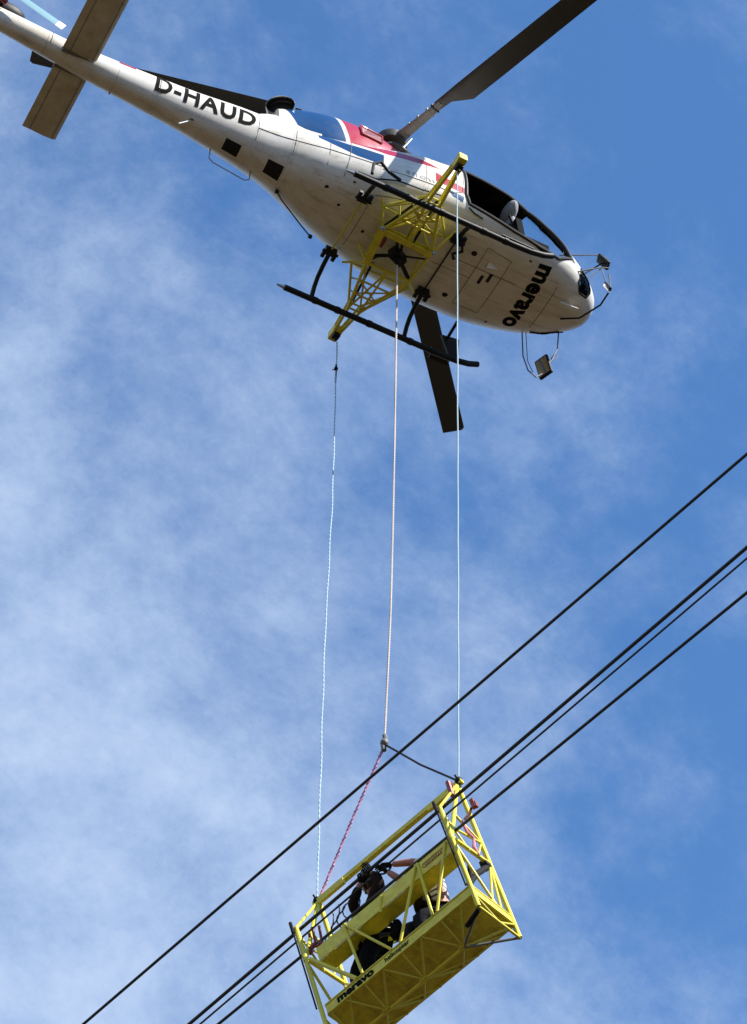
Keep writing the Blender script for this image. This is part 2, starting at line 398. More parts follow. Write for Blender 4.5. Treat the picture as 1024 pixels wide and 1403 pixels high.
def edge_tubes(b2, r):
    """a rubber seal along the border of a pane"""
    m = MB(); be = [e for e in b2.edges if len(e.link_faces) == 1]
    adj = {}
    for e in be:
        for v in e.verts: adj.setdefault(v, []).append(e)
    seen = set()
    for e in be:
        if e in seen: continue
        loop = [e.verts[0], e.verts[1]]; seen.add(e); cur = e.verts[1]
        while True:
            nx = [x for x in adj[cur] if x not in seen]
            if not nx: break
            seen.add(nx[0]); cur = nx[0].other_vert(cur)
            loop.append(cur)
        pts = [loop[0].co.copy()]
        for v in loop[1:]:
            if (v.co-pts[-1]).length > .04: pts.append(v.co.copy())
        if len(pts) > 2: m.tube(pts+[pts[0]], r, 6, cap=False)
    return m
for key, l in parts.items():
    for b2 in l:
        me = bpy.data.meshes.new(key); b2.normal_update(); b2.to_mesh(me); me.materials.append(GLASS); finish(me)
        o = link(key, me, heli)
        edge_tubes(b2, .026 if key == 'windscreen' else .014).build('seal', RUBBER, o); b2.free()
# door frame: a black seal round the open doorway
fr = [V((x, hull_y(x, z), z)) for x, z in DOOR]
den = []
for i in range(len(DOOR)):
    (x0, z0), (x1, z1) = DOOR[i], DOOR[(i+1) % len(DOOR)]
    for t in np.linspace(0, 1, 8)[:-1]: den.append(V((x0+(x1-x0)*t, hull_y(x0+(x1-x0)*t, z0+(z1-z0)*t, -1, -.005), z0+(z1-z0)*t)))
q = MB(); q.tube(den+[den[0]], .027, 8, cap=False); q.build('door_frame', BLACK, heli)

# cabin interior: floor, bulkhead, seats, console
q = MB(); fl = [(x, hull_y(x, .70, -1, -.04)) for x in np.linspace(.05, 2.75, 14)]
q.prism([V((x, y, .69)) for x, y in fl]+[V((x, -y, .69)) for x, y in reversed(fl)], (0, 0, .02)); q.build('cabin_floor', INNER, heli)
q = MB(); q.loft([[V((x, p.y*.95, 1.15+(p.z-1.15)*.95)) for p in ring(.05, 48)] for x in (.04, .08)]); q.build('bulkhead', INNER, heli)
def seat(x, y):
    q = MB(); q.box((x-.05, y, .86), (.46, .46, .12)); q.box((x-.25, y, 1.10), (.10, .40, .46), Matrix.Rotation(-.12, 3, 'Y'))
    o = q.build('seat', INNER, heli)
    h = MB(); h.sphere((x-.32, y, 1.67), .19, (.5, 1.2, 1.0), 18, 12); h.sphere((x-.30, y, 1.45), .12, (.5, .9, 1.3), 18, 12)
    h.build('headrest', GREYSEAT, o); h2 = MB(); h2.box((x-.20, y, 1.20), (.05, .32, .34), Matrix.Rotation(-.12, 3, 'Y')); c_ = h2.build('seat_cover', GREYSEAT, o); bv = c_.modifiers.new('bevel', 'BEVEL'); bv.width = .02; bv.segments = 2
    b = MB()
    for s in (-1, 1): b.beam((x-.37, y+s*.09, 1.50), (x-.24, y+s*.12, .95), .05, .008)
    b.build('harness_belt', BELT, o)
seat(2.03, -.54); seat(2.03, .44)
q = MB(); q.prism([(2.45, -.2, .66), (2.85, -.2, .7), (2.8, -.2, 1.06), (2.5, -.2, 1.12)], (0, .4, 0)); q.build('instrument_console', INNER, heli)

# engine cowling: its own loft, red and blue with a white line
def cowl_ring(x, n=40):
    zt = pchip([-1.85, -1.5, -1.2, -.8, -.3, 0.0], [2.34, 2.56, 2.64, 2.67, 2.60, 2.44], x)
    hw = pchip([-1.85, -1.5, -1.0, -.5, 0.0], [.27, .33, .43, .47, .45], x)
    zb = pchip([-1.85, -1.2, 0], [1.74, 1.58, 1.45], x); zw = 2.02; pts = []
    for j in range(n):
        a = 2*math.pi*j/n; c, s = math.cos(a), math.sin(a); h = zt-zw if s > 0 else zw-zb
        pts.append(V((x, hw*math.copysign(abs(c)**(2/2.5), c), zw+h*math.copysign(abs(s)**(2/2.5), s))))
    return pts
q = MB(); q.loft([cowl_ring(x) for x in np.linspace(-1.83, -.02, 30)]); cme = q.mesh('engine_cowling', [BLUE, WHITE, RED])
bm = bmesh.new(); bm.from_mesh(cme)
for s in (-1, 1):
    for f in cut(bm, [(-1.95, 1.5), (-1.42, 1.5), (-1.50, 1.8), (-1.80, 2.40), (-1.95, 2.5)], s): f.material_index = 1
    for f in cut(bm, [(-.78, 1.6), (-.72, 1.6), (-1.02, 2.8), (-1.10, 2.8)], s): f.material_index = 1
    for f in cut(bm, [(-.72, 1.6), (.1, 1.6), (.1, 2.8), (-1.02, 2.8)], s): f.material_index = 2
bm.to_mesh(cme); bm.free(); finish(cme); cowl = link('engine_cowling', cme, heli)
INTAKE = mat('intake mesh', (.22, .04, .05), .4, noise=.4, nscale=60)
for s in (-1, 1):   # side air intake in the cowling
    def cy(x, z): 
        rg = cowl_ring(x, 80); return s*max([abs(p.y) for p in rg if abs(p.z-z) < .04] or [.4])
    q = MB(); c = [(-.62, 2.16), (-.30, 2.14), (-.28, 2.36), (-.5, 2.44), (-.64, 2.40)]
    q.prism([V((x, cy(x, z)-s*.03, z)) for x, z in c], (0, s*.045, 0)); q.build('air_intake', INTAKE, cowl)
    q = MB(); q.tube([V((x, cy(x, z)+s*.02, z)) for x, z in c+[c[0]]], .014, 6); q.build('intake_rim', RED, cowl)
# exhaust pipe: turned out to the starboard side
nx = V((-.46, -.76, -.36)).normalized(); e1 = V((.86, -.50, 0)).normalized(); e1 = (e1-nx*e1.dot(nx)).normalized(); e2 = nx.cross(e1)
def circ(c, ra, rb, a1, a2, n=28): return [c+a1*math.cos(2*math.pi*j/n)*ra+a2*math.sin(2*math.pi*j/n)*rb for j in range(n)]
c0, c1, c2, c3 = V((-1.45, .06, 2.36)), V((-1.62, .02, 2.40)), V((-1.72, -.08, 2.42)), V((-1.79, -.20, 2.41))
q = MB(); q.loft([circ(c0, .19, .19, V((0, -1, 0)), V((0, 0, 1))), circ(c1, .20, .18, V((.5, -.87, 0)), V((0, 0, 1))), circ(c2, .205, .165, e1, e2), circ(c3, .215, .165, e1, e2), circ(c3+nx*.012, .208, .158, e1, e2), circ(c3, .200, .150, e1, e2), circ(c3-nx*.10, .19, .14, e1, e2)], cap=False)
ex = q.build('exhaust_pipe', CHROME, heli)
q = MB(); q.loft([circ(c3-nx*.012, .197, .147, e1, e2), circ(c3-nx*.10, .188, .138, e1, e2), circ(c3-nx*.101, .01, .01, e1, e2)], cap=False); q.build('exhaust_bore', BLACK, ex)
# white rear fairing below the exhaust
def fair_ring(x, n=32):
    zt = pchip([-2.35, -1.9, -1.45, -1.2], [1.88, 2.16, 2.26, 2.30], x); hw = pchip([-2.35, -1.9, -1.45, -1.2], [.14, .28, .33, .38], x); zw = 1.80
    return [V((x, hw*math.copysign(abs(math.cos(a))**.85, math.cos(a)), zw+(zt-zw if math.sin(a) > 0 else .1)*math.copysign(abs(math.sin(a))**.85, math.sin(a)))) for a in [2*math.pi*j/n for j in range(n)]]
q = MB(); q.loft([fair_ring(x) for x in np.linspace(-2.35, -1.2, 16)]); q.build('rear_fairing', WHITE, heli)
# transmission deck fairing ahead of the cowling and the roof rails
q = MB()
rr = []
for x in np.linspace(-.05, .75, 14):
    zt = pchip([-.05, .2, .5, .75], [2.48, 2.44, 2.32, 2.20], x); hw = pchip([-.05, .3, .75], [.42, .40, .25], x)
    rr.append([V((x, hw*math.copysign(abs(math.cos(a))**.8, math.cos(a)), 2.10+(zt-2.10 if math.sin(a) > 0 else .1)*math.copysign(abs(math.sin(a))**.8, math.sin(a)))) for a in [2*math.pi*j/32 for j in range(32)]])
q.loft(rr); q.build('transmission_fairing', WHITE, heli)

# main rotor
HX = .08
rh = MB(); rh.tube([(HX, 0, 2.25), (HX, 0, 3.02)], .075, 16); rh.tube([(HX, 0, 2.50), (HX, 0, 2.60)], .20, 24); rh.tube([(HX, 0, 2.66), (HX, 0, 2.70)], .27, 24)
rh.tube([(HX, 0, 3.0), (HX, 0, 3.09)], .17, 20); rh.tube([(HX, 0, 2.94), (HX, 0, 2.96), (HX, 0, 3.10), (HX, 0, 3.16)], .24, 28, taper=[.96, 1, 1, .7])
rotor = rh.build('rotor_head', HUB, heli)
for k in range(3):
    a = math.radians(48+120*k); d = V((math.cos(a), math.sin(a), 0)); n = V((-d.y, d.x, 0))
    bar('pitch_link', V((HX, 0, 2.68))+d*.25, V((HX, 0, 3.0))+d*.30+n*.12, .018, STEEL, rotor)
for k, (x, y) in enumerate([(.45, .18), (.45, -.18), (-.32, .18), (-.32, -.18)]): bar('suspension_bar', (x, y, 2.3), (HX+(.1 if x > 0 else -.1), y*.4, 2.72), .02, STEEL, rotor)
bar('rod', (.62, -.33, 2.28), (.16, -.2, 2.66), .008, HUB, rotor); bar('rod', (.55, -.36, 2.26), (.08, -.28, 2.62), .008, HUB, rotor)
def blade(ang, ztip):
    a = math.radians(ang); d = V((math.cos(a), math.sin(a), 0)); n = V((-d.y, d.x, 0)); o = V((HX, 0, 3.04))
    d = (V((5.345*d.x, 5.345*d.y, ztip-3.04))).normalized(); n = n  # n points counter-clockwise = towards the trailing edge
    def prof(r, le, te, th, tw=0.0):
        up = d.cross(n)*1.0; pts = []
        for t, h in [(0, 0), (.06, .55), (.25, 1), (.6, .7), (1, .05), (1, -.05), (.6, -.45), (.25, -.6), (.06, -.4)]:
            y = le+(te-le)*t; pts.append(o+d*r+n*y+V((0, 0, 1))*(h*th-y*tw))
        return pts
    q = MB(); q.loft([prof(.95, -.085, .055, .045, .10), prof(1.15, -.09, .07, .04, .10), prof(1.42, -.095, .245, .035, .10), prof(2.0, -.095, .25, .03, .09), prof(3.5, -.095, .25, .028, .06), prof(5.30, -.095, .25, .024, .03), prof(5.345, -.06, .25, .010, .03)])
    b = q.build('rotor_blade', BLADE, heli)
    s = MB(); s.loft([prof(.18, -.10, .10, .06), prof(.35, -.085, .085, .05), prof(.75, -.07, .07, .045), prof(1.02, -.075, .06, .05)])
    c = s.build('blade_sleeve', GREYM, b)
    for r in (.42, .60, .78, .88): m = MB(); m.loft([prof(r, -.092, .08, .055), prof(r+.03, -.092, .08, .055)]); m.build('sleeve_clamp', BLACK if r == .88 else GREYM, b)
blade(168.3, 2.96); blade(50.6, 2.95); blade(288.2, 2.96)

# tail: stabiliser halves, fins, tail rotor
def stab(s):
    q = MB(); rings = []
    for y in (.10, .6, 1.24, 1.265):
        k = 1 if y < 1.25 else .6
        rings.append([V((-4.53-.50*t, s*y, 1.50+k*h)) for t, h in [(0, 0), (.08, .025), (.35, .03), (.8, .012), (1, .004), (1, -.004), (.8, -.015), (.35, -.045), (.08, -.032)]])
    q.loft(rings); o = q.build('stabiliser', WHITE2, heli)
    for y in (.14,):
        r = MB(); r.box((-4.78, s*y, 1.49), (.5, .03, .10)); r.build('root_fitting', GREYM, o)
    for t in (.12, .78):
        r = MB(); r.beam((-4.53-.5*t, s*.16, 1.452+.03*(t > .5)), (-4.53-.5*t, s*1.24, 1.452+.03*(t > .5)), .008, .006); r.build('panel_seam', GREYM, o)
WHITE2 = mat('grimy tail paint', (.62, .56, .44), .5, noise=.7, nscale=5, dirt=(.34, .26, .15), bump=.1)
stab(-1); stab(1)
def fin(pts, name):
    q = MB(); q.prism([V((x, -.03, z)) for x, z in pts], (0, .06, 0)); o = q.build(name, WHITE, heli); m = o.modifiers.new('bevel', 'BEVEL'); m.width = .02; m.segments = 3
fin([(-5.9, 1.85), (-6.5, 3.05), (-6.95, 3.05), (-6.9, 1.8)], 'tail_fin'); fin([(-6.1, 1.65), (-6.55, .95), (-6.95, .95), (-6.9, 1.75)], 'ventral_fin')
TR = V((-6.0, -.36, 1.98))
q = MB(); q.tube([(-6.0, -.05, 1.98), (-6.0, -.30, 1.98)], .09, 14); q.tube([(-6.0, -.30, 1.98), (-6.0, -.40, 1.98)], .05, 12); q.sphere((-5.9, -.02, 1.95), .2, (1.6, .7, .8)); tr = q.build('tail_rotor', BLACK, heli)
q = MB(); q.tube([(-5.93, -.22, 1.83), (-6.0, -.24, 1.85), (-6.07, -.22, 1.87)], .035, 10); q.build('pitch_control', REDM, tr)
for s in (1, -1):
    d = V((.93, 0, -.37)).normalized()*s; n = V((d.z, 0, -d.x)); q = MB(); w = V((0, 1, 0))
    def tp(r, ww): return [TR+d*r+n*(ww*t)+w*h for t, h in [(-.5, 0), (-.2, .012), (.5, 0), (-.2, -.012)]]
    q.loft([tp(.06, .08), tp(.2, .14), tp(.84, .15)]); b = q.build('tail_blade', TBLADE, tr)
    q = MB(); q.loft([tp(.84, .152), tp(.95, .152)]); q.build('blade_tip', TIPW, b)

# landing gear
def skid(s):
    zz = .06; p = [(-1.0, s*1.06, zz), (.5, s*1.06, zz), (1.45, s*1.06, zz), (1.72, s*1.06, zz+.02), (1.92, s*1.06, zz+.07), (2.07, s*1.06, zz+.15)]
    q = MB(); q.tube(p, .043, 14); o = q.build('skid', BLACK, heli)
    for x in (-.55, -.2, .3, .95, 1.3):
        c = MB(); c.tube([(x, s*1.06, zz), (x+.06, s*1.06, zz)], .052, 12); c.build('wear_plate', BLACK, o)
    st = MB(); st.box((1.52, s*1.18, zz+.10), (.30, .14, .02)); st.beam((1.40, s*1.07, zz), (1.40, s*1.18, zz+.1), .03, .02); st.beam((1.64, s*1.07, zz), (1.64, s*1.18, zz+.1), .03, .02)
    if s < 0: st = MB(); st.box((1.5, s*1.08, zz+.045), (.5, .07, .012))
    if s > 0: st.prism([(1.50, 1.09, .60), (1.79, 1.09, .66), (1.77, 1.09, .14), (1.64, 1.09, .10)], (0, .03, 0)); st.beam((1.6, .80, .62), (1.6, 1.10, .58), .04, .03)
    st.build('boarding_step', BLACK, o)
    k = MB(); k.tube([(-1.0, s*1.06, zz), (-1.12, s*1.06, zz-.004)], .03, 8, taper=[1, .4]); k.build('skid_end', STEEL, o)
skid(1); skid(-1)
def arc(x, s, yin, zin):
    return [V((x, s*y, z)) for y, z in [(yin, zin), (yin+.12, zin-.01), (.72, .44), (.88, .36), (.98, .25), (1.04, .13), (1.06, .05)]]
for nm, x in (('cross_tube', -.58), ('cross_tube', .88)):
    for s in (-1, 1):
        q = MB(); q.tube(arc(x, s, .46, .49), .032, 12); o = q.build('skid_leg', BLACK, heli)
        f = MB(); f.box((x, s*.50, .50), (.17, .10, .09)); f.box((x-.08, s*.55, .47), (.05, .12, .05)); f.box((x+.08, s*.55, .47), (.05, .12, .05)); f.tube([(x-.12, s*.5, .46), (x+.12, s*.5, .46)], .022, 8); f.build('leg_fitting', BLACK, o)
bar('cross_tube', (-.58, -.46, .49), (-.58, .46, .49), .014, YEL2, heli); bar('cross_tube', (.88, -.46, .50), (.88, .46, .50), .012, BLACK, heli)
q = MB(); q.tube([(-.68, -.95, .44), (-.66, -.95, .70), (-.55, -.95, .82), (-.42, -.95, .66), (-.24, -.95, .58)], .024, 8); q.build('damper', BLACK, heli)
q = MB(); q.tube([(.93, -.55, .45), (1.02, -.40, .44), (.92, -.30, .45), (.98, -.22, .46)], .022, 8); q.build('brake_hose', BLACK, heli)

# cargo frame under the belly (yellow)
susp = MB(); A_, B_, C_, D_ = V((-.17, -.29, .30)), V((.61, -.25, .30)), V((.56, .31, .30)), V((-.12, .30, .30))
q = MB()
q.beam(A_, B_, .018, .09); q.beam(A_+V((0, 0, .045)), B_+V((0, 0, .045)), .09, .014); q.beam(A_-V((0, 0, .045)), B_-V((0, 0, .045)), .09, .014)
frame = q.build('cargo_frame', YEL, heli, smooth=False)
q = MB(); q.beam(A_, D_, .018, .09); q.beam(A_+V((0, 0, .052)), D_+V((0, 0, .052)), .09, .014); q.beam(A_-V((0, 0, .052)), D_-V((0, 0, .052)), .09, .014); q.build('frame_beam', YEL, frame, smooth=False)
bars = [(D_, C_, .022), (B_, C_, .018)]
ub = [V((-.35, -.62, .50)), V((.80, -.62, .50)), V((.80, .58, .50)), V((-.35, .58, .50))]
for a_, b_ in ((A_, ub[0]), (B_, ub[1]), (C_, ub[2]), (D_, ub[3]), (A_, V((.2, -.5, .5))), (B_, V((.3, -.5, .5))), (A_, V((-.17, 0, .52))), (D_, V((-.3, .2, .52))), (C_, V((.56, 0, .52)))): bars.append((a_, b_, .014))
CB = V((.235, .045, .24))
for sgn, P0, P1, base_, tipc in ((-1, A_, B_, None, V((.255, -1.66, .36))), (1, D_, C_, None, V((.11, 1.64, .46)))):
    mid = V((.235, -1.02, .30)) if sgn < 0 else V((.13, 1.15, .42))
    m = [mid+V((-.09, 0, -.05)), mid+V((.09, 0, -.05)), mid+V((.09, 0, .09)), mid+V((-.09, 0, .09))]
    t = [tipc+V((-.045, 0, -.04)), tipc+V((.045, 0, -.04)), tipc+V((.045, 0, .05)), tipc+V((-.045, 0, .05))]
    up0, up1 = P0+V((-.12, sgn*.22, .19)), P1+V((.10, sgn*.22, .19))
    for a_, b_, r in ((P0, m[0], .020), (P1, m[1], .020), (up1, m[2], .016), (up0, m[3], .016), (P0, m[1], .012), (P0.lerp(P1, .5), m[0], .014), (P0.lerp(P1, .5), m[1], .014), (up0, m[0], .011), (up1, m[1], .011),
                      (m[0], m[1], .012), (m[2], m[3], .012), (m[0], m[3], .012), (m[1], m[2], .012), (up0, up1, .014)): bars.append((a_, b_, r))
    for tt in (.38, .68):
        bars.append((P0.lerp(m[0], tt), P1.lerp(m[1], tt), .013)); bars.append((P1.lerp(m[1], tt), up1.lerp(m[2], tt), .010)); bars.append((P0.lerp(m[0], tt), up0.lerp(m[3], tt), .010))
    bars.append((P0.lerp(m[0], .38), P1.lerp(m[1], .68), .010)); bars.append((P1.lerp(m[1], .38), P0.lerp(m[0], .68), .010))
    for i in range(4): bars.append((m[i], t[i], .020 if i in (0, 1) else .017))
    q = MB(); dd = (tipc-mid).normalized()
    q.beam(tipc-dd*.05, tipc+dd*.16, .13, .15); e = q.build('end_box', YEL, frame, smooth=False); bv = e.modifiers.new('bevel', 'BEVEL'); bv.width = .012; bv.segments = 2
    q = MB(); q.beam(tipc-dd*.02-V((0, 0, .10)), tipc+dd*.08-V((0, 0, .10)), .10, .06); q.tube([tipc+dd*.03-V((0, 0, .12)), tipc+dd*.03-V((0, 0, .2))], .02, 8); q.build('release_hook', BLACK, frame)
mA = V((.235, -1.02, .30)); mid_ = A_.lerp(B_, .5)
for a_, b_ in ((A_+V((0, 0, .06)), mA+V((-.09, 0, .12))), (mid_+V((0, 0, .05)), mA+V((-.05, 0, .12))), (mid_+V((.1, 0, .05)), mA+V((.07, 0, .12))), (D_+V((.1, 0, .05)), V((.08, 1.1, .5)))): bar('shaded_bar', a_, b_, .020, BLACK, frame)  # black duplicate bars stand in for the shadowed members of the truss
q = MB(); q.beam(A_+V((.06, .05, .02)), B_+V((-.06, .05, .02)), .05, .06); q.build('load_beam', BLACK, frame)
q = MB(); q.box(A_.lerp(D_, .35)+V((.07, 0, .08)), (.10, .16, .12)); q.build('valve_box', REDM, frame)
q = MB(); q.tube([D_+V((.05, -.06, .05)), D_+V((.16, -.16, .08)), CB+V((-.10, .02, .10)), CB+V((0, -.12, .12)), mid_+V((-.05, .03, .10))], .022, 8); q.build('hydraulic_hose', BLACK, frame)
for a_, b_, r in bars: bar('frame_bar', a_, b_, r*1.2, YEL if r > .0125 else YEL2, frame)
q = MB(); q.box(CB+V((0, 0, .12)), (.24, .14, .16), Matrix.Rotation(.4, 3, 'Z')); q.sphere(CB+V((0, 0, .02)), .06); q.tube([CB+V((0, 0, .02)), CB+V((0, 0, -.08))], .018, 8); q.build('cargo_hook', BLACK, frame)
for p, r in ((A_.lerp(B_, .3), .02), (B_.lerp(C_, .25), .014), (C_, .030), (D_.lerp(A_, .15), .026)): bar('hook_strut', p+V((0, 0, .04)), CB+V((0, 0, .14)), r, BLACK, frame)
for p in (A_, B_):
    q = MB(); q.sphere(p+V((0, -.03, -.02)), .035, n=10, m=6); q.tube([p+V((-.06, -.03, -.02)), p+V((.06, -.05, -.02))], .012, 6); q.build('shackle', STEEL, frame)
bar('stay_wire', A_+V((0, -.03, 0)), (-.56, -.50, .47), .008, YEL2, frame)

# ---- things on the skin
def project_strip(pts, w, m, parent, name, side=-1, off=.004, closed=False):
    """a thin ribbon lying on the flank; pts = (x, z)"""
    q = MB(); P = [V((x, hull_y(x, z, side, off), z)) for x, z in pts]
    if closed: P.append(P[0])
    q.tube(P, w/2, 5); return q.build(name, m, parent)
SEAM = mat('panel gap', (.13, .12, .10), .8)
def dense(pts, n=6):
    r = []
    for a_, b_ in zip(pts[:-1], pts[1:]):
        r += [(a_[0]+(b_[0]-a_[0])*i/n, a_[1]+(b_[1]-a_[1])*i/n) for i in range(n)]
    return r+[pts[-1]]
for pts in ([(-2.15, 1.0), (-2.15, 1.84)], [(-1.62, .92), (-1.62, 1.74)], [(-2.15, 1.32), (-1.15, 1.2)], [(-.9, .68), (-.86, 1.5)], [(.2, .62), (.2, 1.8)], [(-5.2, 1.5), (-5.2, 1.8)], [(-.42, .66), (.7, .64)], [(-1.15, .75), (-1.15, 1.9)], [(-.42, .62), (-.42, 1.95)], [(-1.15, 1.2), (-.42, 1.05)], [(.72, .62), (.78, 1.9)], [(-.42, 1.0), (.6, .92), (.72, 1.0)], [(-3.6, 1.3), (-3.6, 1.82)], [(.3, 1.72), (.75, 1.7)]):
    project_strip(dense(pts), .011, SEAM, fus, 'panel_seam', -1, .001)
def belly_ribbon(pts, w, m, name, off=.001):
    q = MB(); q.tube([V((x, y, hull_z(x, y, True, off))) for x, y in dense(pts)], w/2, 5); return q.build(name, m, fus)
for pts in ([(1.35, -.55), (1.35, .5)], [(1.35, -.55), (1.75, -.5), (1.75, .5), (1.35, .5)], [(.95, -.2), (2.0, -.2)], [(-.45, -.5), (-.45, .5)], [(2.55, -.4), (2.55, .4)], [(.75, .0), (1.35, .0)]): belly_ribbon(pts, .009, SEAM, 'panel_seam')
for x, y, r in ((1.216, -.388, .042), (1.191, .417, .042), (-.325, .021, .024), (-.733, -.525, .022), (-.80, -.177, .022), (-1.05, -.30, .03), (-.45, -.42, .015), (2.0, -.6, .02), (1.95, .6, .02)):
    z = hull_z(x, y, True, .003); q = MB(); q.tube([(x, y, z+.02), (x, y, z)], r, 16); q.build('drain_hole', BLACK, fus)
for x, y in ((1.60, -.13), (1.50, -.05)):
    z = hull_z(x, y, True, 0.0); q = MB(); q.box((x, y, z), (.045, .15, .012)); q.build('belly_grille', BLACK, fus)
for x, y in ((1.55, -.31), (1.45, .33)):
    z = hull_z(x, y, True); q = MB(); q.add([(x-.09, y+.07, z), (x-.09, y-.07, z), (x+.12, y, z), (x-.09, y, z-.07)], [(0, 1, 3), (1, 2, 3), (2, 0, 3), (0, 2, 1)]); q.build('belly_scoop', WHITE, fus, smooth=False)
def skin_point(x, deg, out):
    a = math.radians(deg); zb, zt, hw, zw, eb, et = station(x); c, s_ = math.cos(a), math.sin(a); e = et if s_ > 0 else eb; h = zt-zw if s_ > 0 else zw-zb
    p = V((x, hw*math.copysign(abs(c)**(2/e), c), zw+h*math.copysign(abs(s_)**(2/e), s_))); nn = V((0, c/hw, s_/h)).normalized(); return p+nn*out, nn
def rivets(pts, name='rivets'):
    q = MB()
    for p, nn in pts:
        e1 = nn.orthogonal().normalized(); e2 = nn.cross(e1); r = .0065
        q.add([p+(e1*math.cos(k*1.2566)+e2*math.sin(k*1.2566))*r-nn*.002 for k in range(5)]+[p+nn*.003], [(k, (k+1) % 5, 5) for k in range(5)])
    o = q.build(name, SEAM, fus, smooth=False); o['kind'] = 'stuff'
rv = []
for x in (-5.25, -4.2, -3.63, -3.57, -2.9, -2.18, -2.12, -1.65, -1.59, -.45, -.39, .17, .23):
    rv += [skin_point(x, d, 0) for d in range(178, 300, 4)]
for d in (196, 232, 262): rv += [skin_point(x, d, 0) for x in np.arange(-6.0, -.5, .075)]
for x in (1.33, 1.77, 2.5): rv += [(V((x, y, hull_z(x, y, True, 0))), V((0, 0, -1))) for y in np.arange(-.5, .51, .07)]
rivets(rv)
def panel_on_boom(x0, x1, a0, a1, name, m, out=.004):
    q = MB(); n = 6; top = []; bot = []
    for i in range(n+1):
        for j in range(n+1):
            x = x0+(x1-x0)*i/n; a = math.radians(a0+(a1-a0)*j/n); zb, zt, hw, zw, eb, et = station(x)
            c, s = math.cos(a), math.sin(a); e = et if s > 0 else eb; h = zt-zw if s > 0 else zw-zb
            p = V((x, hw*math.copysign(abs(c)**(2/e), c), zw+h*math.copysign(abs(s)**(2/e), s))); nn = V((0, c/hw, s/h)).normalized()
            top.append(p+nn*out)
    q.add(top, [(i*(n+1)+j, (i+1)*(n+1)+j, (i+1)*(n+1)+j+1, i*(n+1)+j+1) for i in range(n) for j in range(n)]); return q.build(name, m, fus)
panel_on_boom(-2.53, -2.30, 245, 275, 'vent_panel', BLACK); panel_on_boom(-1.90, -1.67, 243, 271, 'vent_panel', BLACK)
panel_on_boom(-4.22, -3.98, 150, 168, 'red_marking', RED)
# antennas
q = MB(); q.tube([(-2.65, .12, 1.08), (-2.65, .14, .88), (-2.58, .15, .83), (-2.10, .15, .74), (-2.03, .14, .78), (-2.03, .12, .96)], .010, 8); q.build('towel_rail_antenna', STEEL, heli)
bar('whip_antenna', (-3.05, -.10, 1.20), (-3.22, -.08, 1.02), .010, TIPW, heli); q = MB(); q.tube([(-3.05, -.10, 1.24), (-3.05, -.10, 1.18)], .04, 12); q.build('antenna_base', GREYM, heli)
bar('antenna_stub', (-4.2, .1, 1.45), (-4.2, .12, 1.32), .012, STEEL, heli)
bar('pitot_tube', (2.70, -.22, .56), (2.98, -.25, .55), .012, TIPW, heli)
q = MB(); q.tube([(-1.62, .14, .84), (-1.5, .22, .78), (-1.1, .40, .66), (-.9, .48, .60)], .010, 6); q.build('static_line', BLACK, heli)
for x, y, z in ((-1.60, .15, .83), (-.92, .46, .60)): q = MB(); q.box((x, y, z-.02), (.05, .04, .05)); q.build('line_clip', BLACK, heli)

# mirrors on rods
def mirror(name_pts, body, face_n, sz, white_box=None):
    o = None
    c = V(body); n_ = V(face_n).normalized(); R = n_.to_track_quat('X', 'Z').to_matrix()
    q = MB(); q.box(c, (.05, sz[0], sz[1]), R); o = q.build('mirror', BLACK, heli); bv = o.modifiers.new('bevel', 'BEVEL'); bv.width = .015; bv.segments = 2
    g_ = MB(); g_.box(c+n_*.026, (.006, sz[0]*.82, sz[1]*.82), R); g_.build('mirror_glass', MIRROR, o)
    for pts, r in name_pts: k = MB(); k.tube(pts, r, 8); k.build('mirror_rod', BLACK if r > .011 else GREYM, o)
mirror([([(2.62, -.40, 1.44), (3.10, -.58, 1.55), (3.30, -.6, 1.58)], .009), ([(2.85, -.42, .98), (3.28, -.60, 1.50)], .012), ([(3.0, -.5, 1.0), (3.22, -.6, 1.30)], .008), ([(2.72, -.58, .86), (3.10, -.72, 1.06), (3.22, -.74, 1.10)], .010), ([(3.18, -.6, 1.25), (3.24, -.62, .90)], .008)],
       (3.23, -.60, 1.44), (-.75, .25, -.60), (.15, .24))
mirror([([(2.86, .05, .60), (3.05, -.15, .50), (3.22, -.45, .56), (3.27, -.60, .70)], .014), ([(3.27, -.60, .70), (3.30, -.62, .95), (3.26, -.66, 1.08)], .009)], (3.26, -.61, .84), (-.8, .3, -.5), (.07, .16))
mirror([([(2.55, .60, .80), (2.56, .62, .2), (2.62, .6, -.12), (2.75, .6, -.2), (2.86, .6, -.05)], .010), ([(2.60, .58, .80), (2.62, .60, .1), (2.70, .6, -.12)], .006), ([(3.03, .38, .80), (3.10, .55, .62), (3.02, .58, .35), (2.95, .6, .22)], .010), ([(3.02, .60, .42), (3.08, .58, .54), (3.12, .6, .50), (3.04, .62, .38), (3.02, .60, .42)], .007)],
       (2.885, .60, .12), (-.85, -.30, -.30), (.23, .33))
q = MB(); gp = [V((x, y, hull_z(x, y, True, .012))) for x, y in ((2.62, .50), (2.76, .48), (2.88, .41), (3.0, .33))]; q.tube(gp, .014, 6); q.build('wiper_guard', BLACK, heli)
# dark slots and handle on the starboard sill
for pts in ([(1.50, .82), (1.84, .76)], [(1.98, .76), (2.12, .74)]):
    project_strip(dense(pts), .05, BLACK, fus, 'sill_slot', -1, -.018)
project_strip(dense([(.86, .78), (.95, .74), (1.1, .72)]), .02, BLACK, fus, 'door_handle', -1, .01)
q = MB(); q.tube([V((x, hull_y(x, z, -1, .03), z)) for x, z in dense([(-.75, .86), (-.5, .80), (-.2, .82), (.15, .78), (.5, .78)])], .012, 6); q.build('hand_rail', BLACK, heli)

